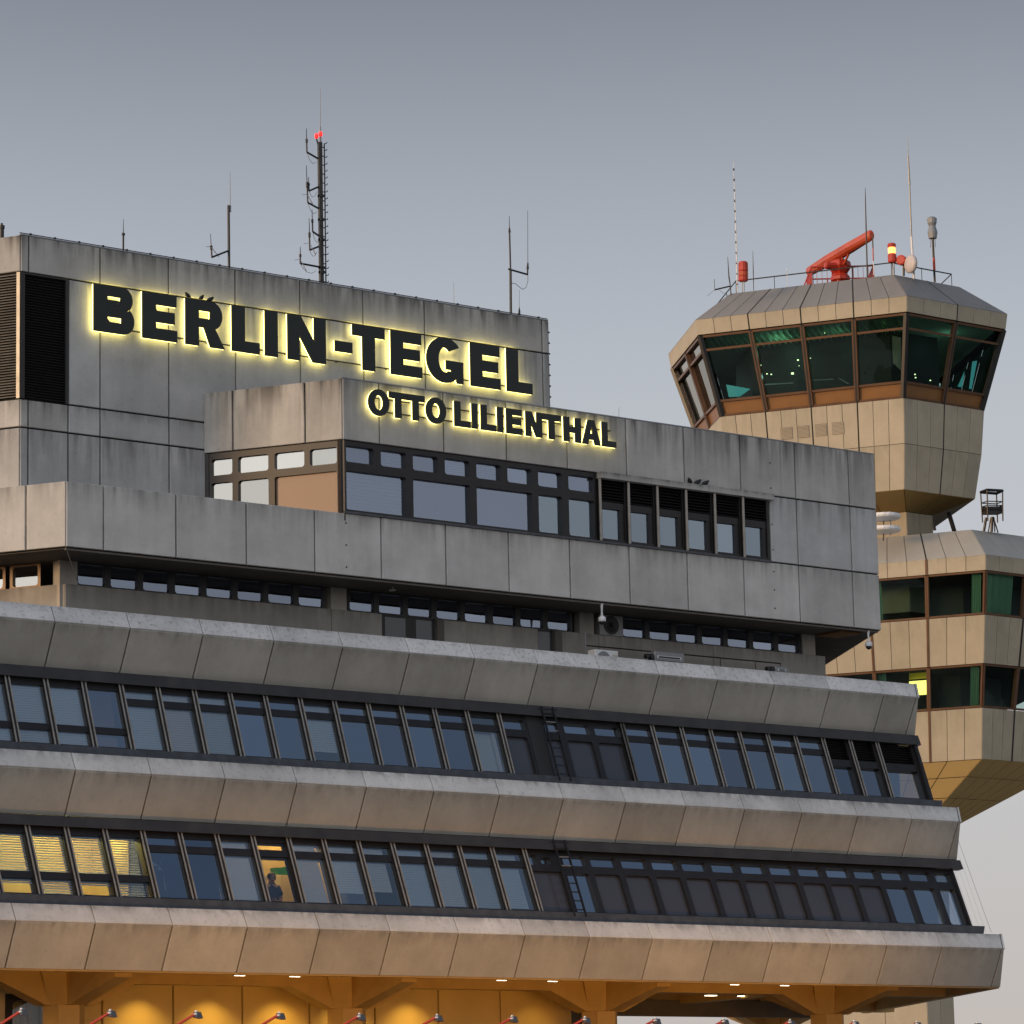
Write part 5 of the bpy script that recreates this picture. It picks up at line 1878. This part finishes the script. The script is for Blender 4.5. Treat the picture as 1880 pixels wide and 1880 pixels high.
# lit lamp panel in the lower window row
z0_, z1_ = LOW['w2'][1], LOW['p1'][1]
f, uv = facef(LOW['w2'][0], LOW['p1'][0], 1, z0_, z1_)


def on_f(px, py, n_):
    d_ = ray(px, py)
    p_ = CAM + d_ * ((f.p(0, 0, n_) - CAM).dot(f.n) / d_.dot(f.n))
    return p_


lq = [on_f(x, y, -.9) for x, y in ((1669, 1277), (1708, 1275), (1708, 1248), (1669, 1251))]
lp = obj('lit_lamp_panel', MB().add(lq, [(0, 1, 2, 3)]), M['ceil'], TW)
lq = [on_f(x, y, -1.2) for x, y in ((1669, 1248), (1704, 1245), (1704, 1234), (1669, 1236))]
obj('lit_lamp_panel', MB().add(lq, [(0, 1, 2, 3)]), simple('lit_ceiling_strip', (.5, .42, .02), .6), TW)
lamp('tower_office_lamp', 'POINT', on_f(1690, 1262, -.6), 4, (1, .85, .2), .1)
# underside of the lower body running in to the shaft
zU = atD(1684, 1533, dS).z
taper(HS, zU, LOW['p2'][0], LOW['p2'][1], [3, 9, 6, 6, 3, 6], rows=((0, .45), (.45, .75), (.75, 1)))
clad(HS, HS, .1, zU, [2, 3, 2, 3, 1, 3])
# low wing at the foot of the tower
fw_ = HS[1] + DC * .0
obj('foot_wall', MB().box(Fr(HS[1], (.5, -sqrt(.75), 0), UP), -9, -.02, .1, 5.2, -.3, -.02), M['tow'], TW)
obj('stay_pole', MB().tube(atD(1742, 942, dS + 1), atD(1752, 975, dS + .5), .09, n=8), M['black'], TW)
obj('stay_pole', MB().tube(atD(1714, 962, dS), atD(1716.5, 974, dS), .06, n=8), M['black'], TW)


# ------------------------------------------------------------------ on the tower
def T(px, py, dd=0.0):
    return atD(px, py, 138.5 + dd)


ZR = 35.57
# handrail round the roof: part of the tower
hr_ = MB()
rp = offset(H0, -1.9)
pts = [rp[0], rp[1], rp[2], rp[3], rp[4]]
for a_, b_ in zip(pts, pts[1:]):
    hr_.tube(a_ + UP * (ZR + .55), b_ + UP * (ZR + .55), .025, n=6)
    n_ = max(2, int((b_ - a_).length / 1.6))
    for k in range(n_ + 1):
        p_ = a_ + (b_ - a_) * k / n_
        hr_.tube(p_ + UP * (ZR - .05), p_ + UP * (ZR + .56), .014, n=5)
obj('roof_handrail', hr_, M['black'], TW)


def rod(name, label, base, pts, mat='black', cat='antenna', group='antennas on the tower roof'):
    t = thing(name, label, cat, base, group)
    mb = MB()
    for (p_, r_), (q_, r2_) in zip(pts, pts[1:]):
        mb.tube(p_, q_, r_, r2_, n=6)
    obj('rod', mb, M[mat], t)
    return t


s4 = lambda x, y, dd=0.0: T(x / 2.6857 + 1180, y / 2.6857 + 220, dd)
t = rod('whip_antenna', 'tall segmented white antenna rod at the left of the tower roof', s4(467, 850), [(s4(467, 850), .03), (s4(461, 560), .026), (s4(454, 360), .022), (s4(447, 205), .008)], 'white')
for k in range(12):
    a_ = s4(467, 840) + (s4(448, 225) - s4(467, 840)) * (k + .5) / 12
    obj('sleeve', MB().tube(a_, a_ + UP * .09, .036, n=6), M['black'], t)
rod('whip_antenna', 'dark thin antenna rod crossing the right end of the radar beam', s4(1108, 790), [(s4(1108, 790), .035), (s4(1101, 520), .03), (s4(1098, 390), .022), (s4(1097, 335), .01)])
t = rod('whip_antenna', 'tallest tower antenna, white below and black tipped above', s4(1338, 785), [(s4(1338, 785), .055), (s4(1325, 575), .05)], 'white')
obj('upper_rod', MB().tube(s4(1325, 575), s4(1316, 320), .035, .03).tube(s4(1316, 320), s4(1309, 180), .045, .03).tube(s4(1309, 180), s4(1305, 80), .02, .008), M['grey'], t)
t = rod('whip_antenna', 'small hooked aerial with side arm at the left corner of the tower roof', s4(435, 865), [(s4(436, 865), .025), (s4(430, 805), .025), (s4(425, 775), .03), (s4(419, 675), .01)])
obj('side_arm', MB().tube(s4(432, 820), s4(355, 838), .03).tube(s4(355, 838), s4(353, 785), .012), M['black'], t)
obj('radials', MB().tube(s4(355, 838), s4(318, 868), .008, n=4).tube(s4(375, 838), s4(425, 872), .008, n=4), M['cable'], t)
rod('whip_antenna', 'short thin spike right of the red striped lamp', s4(547, 842), [(s4(547, 842), .014), (s4(545, 745), .02), (s4(543, 648), .008)])
rod('whip_antenna', 'short pale spike on the middle of the tower rail', s4(713, 822), [(s4(713, 822), .014), (s4(712, 730), .010)], 'white')
t = rod('whip_antenna', 'half red antenna rod just right of the radar beam', s4(1140, 765), [(s4(1140, 765), .02), (s4(1137, 690), .02)], 'white')
obj('upper_rod', MB().tube(s4(1137, 695), s4(1135, 630), .028), M['red'], t)
obj('tip', MB().tube(s4(1135, 630), s4(1133, 572), .028), M['black'], t)
t = thing('obstruction_light', 'unlit red and amber striped lamp column at the left of the tower roof', 'lamp', s4(496, 850), 'lamps on the tower roof')
obj('stand', MB().tube(s4(491, 850), s4(491, 795), .02).tube(s4(500, 850), s4(500, 795), .02), M['grey'], t)
for k, m_ in enumerate(('red', 'orange', 'red')):
    a_ = s4(496, 797 - 24 * k)
    obj('lamp_drum', MB().lathe(a_, UP, [(0, .16), (.04, .19), (.34, .19), (.4, .15)], 12), M[m_], t)
t = thing('obstruction_light', 'lit amber lamp over a red lamp at the corner of the tower rail', 'lamp', s4(1233, 765), 'lamps on the tower roof')
obj('stand', MB().tube(s4(1232, 765), s4(1231, 705), .025).tube(s4(1240, 765), s4(1239, 705), .025), M['grey'], t)
obj('lamp_drum', MB().lathe(s4(1231, 705), UP, [(0, .14), (.06, .17), (.30, .17), (.36, .14)], 12), M['red'], t)
obj('lamp_drum', MB().lathe(s4(1231, 705) + UP * .62, UP, [(0, .15), (.04, .17), (.14, .16), (.17, .1)], 12), M['red'], t)
obj('lit_drum', MB().lathe(s4(1231, 705) + UP * .36, UP, [(0, .13), (.03, .15), (.22, .15), (.26, .13)], 12), M['amberglow'], t)
t = thing('radio_dish', 'small red drum dish between the amber lamp and the white dish', 'dish', s4(1288, 770), 'dishes on the tower roof')
c_ = s4(1280, 695)
fd = (CAM - c_).normalized()
obj('post', MB().tube(s4(1287, 770), s4(1287, 690), .05), M['black'], t)
obj('drum', MB().lathe(c_, V3((-.6, -.3, 0)), [(-.12, .08), (0, .20), (.18, .20), (.2, .15)], 14), M['red'], t)
t = thing('radio_dish', 'white oval radio dish in front of the tallest tower antenna', 'dish', s4(1330, 780), 'dishes on the tower roof')
obj('post', MB().tube(s4(1338, 780, -.2), s4(1334, 700, -.2), .05), M['white'], t)
obj('dish', MB().lathe(s4(1327, 712, -.4), V3((-.35, -.9, 0)).cross(UP) + V3((-.3, -.2, 0)), [(-.1, .22), (0, .36), (.09, .37), (.15, .3), (.19, .1)], 20), M['dishw'], t, smooth=True)
t = thing('weather_sensor', 'dark camera head on a pole at the right end of the tower roof', 'sensor', s4(1440, 800))
obj('pole', MB().tube(s4(1440, 800), s4(1430, 585), .05), M['black'], t)
obj('red_band', MB().tube(s4(1438, 740), s4(1435, 680), .056), M['red'], t)
obj('head', MB().lathe(s4(1430, 585), UP, [(0, .16), (.25, .2), (.5, .13), (.62, .18), (.8, .2), (.86, .12)], 12), M['grey'], t)
obj('wires', MB().tube(s4(1421, 585), s4(1419, 630), .014).tube(s4(1441, 585), s4(1443, 628), .014), M['cable'], t)
# radar
ctr = atD(1541, 466, 141.5)
RB = V3((ctr.x, ctr.y, ZR))
t = thing('radar_antenna', 'orange red rotating radar with a long slanting beam on the tower roof', 'radar', RB)
ed = (V3(atD(1598, 434, 138.8)) - V3(atD(1487, 499, 144.2)))
ed.z = 0
ed.normalize()
nrm = V3((-ed.y, ed.x, 0))
if nrm.dot(CAM - ctr) > 0:
    nrm = -nrm
L_ = 3.05
bm = MB()
rings = []
for u_, hh, dd_ in ((-L_, .13, .10), (-L_ + .1, .20, .16), (-1.0, .24, .24), (1.0, .24, .24), (L_ - .1, .22, .16), (L_, .15, .10)):
    c_ = ctr + ed * u_
    rings.append([c_ + nrm * dd_ * cos(2 * pi * k / 12 + .26) + UP * hh * sin(2 * pi * k / 12 + .26) for k in range(12)])
bm.loft(rings)
obj('beam', bm, M['orange'], t)
bm = MB()
for u_ in (-.9, -.3, .3, .9):
    bm.tube(ctr + ed * u_ - UP * .22, ctr + ed * u_ * .3 - UP * .6, .05)
obj('feed_support', bm, M['orange'], t)
hub = V3((ctr.x, ctr.y, 0))
zt_ = ctr.z - .22
obj('gearbox', MB().lathe(hub + UP * (zt_ - .62), UP, [(0, .26), (.12, .36), (.22, .42), (.3, .46), (.5, .42), (.6, .2)], 8), M['red'], t)
obj('motor', MB().lathe(hub + UP * (zt_ - .36) + ed * .2 - nrm * .1, -nrm, [(0, .15), (.6, .15), (.66, .1)], 8), M['red'], t)
obj('turning_unit', MB().lathe(hub + UP * (zt_ - .98), UP, [(0, .26), (.1, .40), (.22, .40), (.4, .24)], 10), M['red'], t)
for a_ in range(4):
    p_ = hub + V3((cos(a_ * pi / 2 + .5), sin(a_ * pi / 2 + .5), 0)) * .27
    obj('leg', MB().tube(p_ + UP * (ZR - .05), p_ + UP * (zt_ - .9), .06), M['red'], t)
rl = MB()
zq = atD(1560, 494, 142.5).z
f0, f1 = atD(1490, 503, 141.5), atD(1604, 506, 141.5)
f0.z = f1.z = zq - .12
cs = [f0, f1, f1 + V3((f1.y - f0.y, f0.x - f1.x, 0)) * -.8, f0 + V3((f1.y - f0.y, f0.x - f1.x, 0)) * -.8]
for a_, b_ in zip(cs, cs[1:] + cs[:1]):
    rl.tube(a_, b_, .03)
    for k in range(12):
        p_ = a_ + (b_ - a_) * k / 12
        rl.tube(V3((p_.x, p_.y, ZR - .05)), p_, .009 if k % 4 else .03, n=5)
rl.tube(f0, V3((f0.x, f0.y, ZR)) - (f1 - f0).normalized() * .5, .03)
obj('guard_rail', rl, M['red'], t)
# maintenance basket on the lower roof
def s8(x, y, dd=0.0):
    return atD(x / 6.714 + 1600, y / 6.714 + 880, 137.0 + dd)


t = thing('lift_basket', 'dark tubular work basket on struts standing on the lower tower roof', 'basket', s8(1470, 640))
bk = MB()
low4 = [s8(1365, 440), s8(1430, 420, -.5), s8(1615, 420, -.2), s8(1550, 440, .6)]
top4 = [s8(1345, 160), s8(1425, 130, -.5), s8(1615, 140, -.2), s8(1540, 175, .6)]
mid = lambda i, t_: low4[i] + (top4[i] - low4[i]) * t_
for i in range(4):
    bk.tube(low4[i] - UP * .3, top4[i], .03)
    for t_, r_ in ((1, .055), (.52, .02), (.35, .02), (.18, .025)):
        bk.tube(mid(i, t_), mid((i + 1) % 4, t_), r_)
obj('cage', bk, M['black'], t)
obj('tray', MB().loft([[p_ for p_ in low4], [p_ + UP * .28 for p_ in low4]]), M['louvre'], t)
st = MB()
for a_, b_ in (((1415, 470), (1385, 640)), ((1490, 460), (1480, 650)), ((1500, 460), (1560, 660)), ((1470, 470), (1440, 650)), ((1510, 470), (1520, 650))):
    st.tube(s8(*a_), s8(*b_), .06 if a_[0] in (1415, 1490) else .03)
obj('struts', st, M['black'], t)
# stacked relay dishes beside the shaft
t = thing('relay_dishes', 'two white shallow relay dishes stacked on a post beside the tower shaft', 'dishes', s8(150, 700))
obj('post', MB().tube(s8(235, 690, -1), s8(225, 395, -1), .04), M['grey'], t)
for y_ in (450, 610):
    obj('dish', MB().lathe(s8(150, y_ + 20, -1), UP, [(-.14, .15), (-.06, .62), (.0, .66), (.1, .64), (.12, .3)], 18), M['white'], t)
    obj('dish_bracket', MB().tube(s8(150, y_ + 60, -1), s8(145, y_ + 150, -1), .03).tube(s8(150, y_ + 50, -1), s8(230, y_ + 50, -1), .03), M['black'], t)
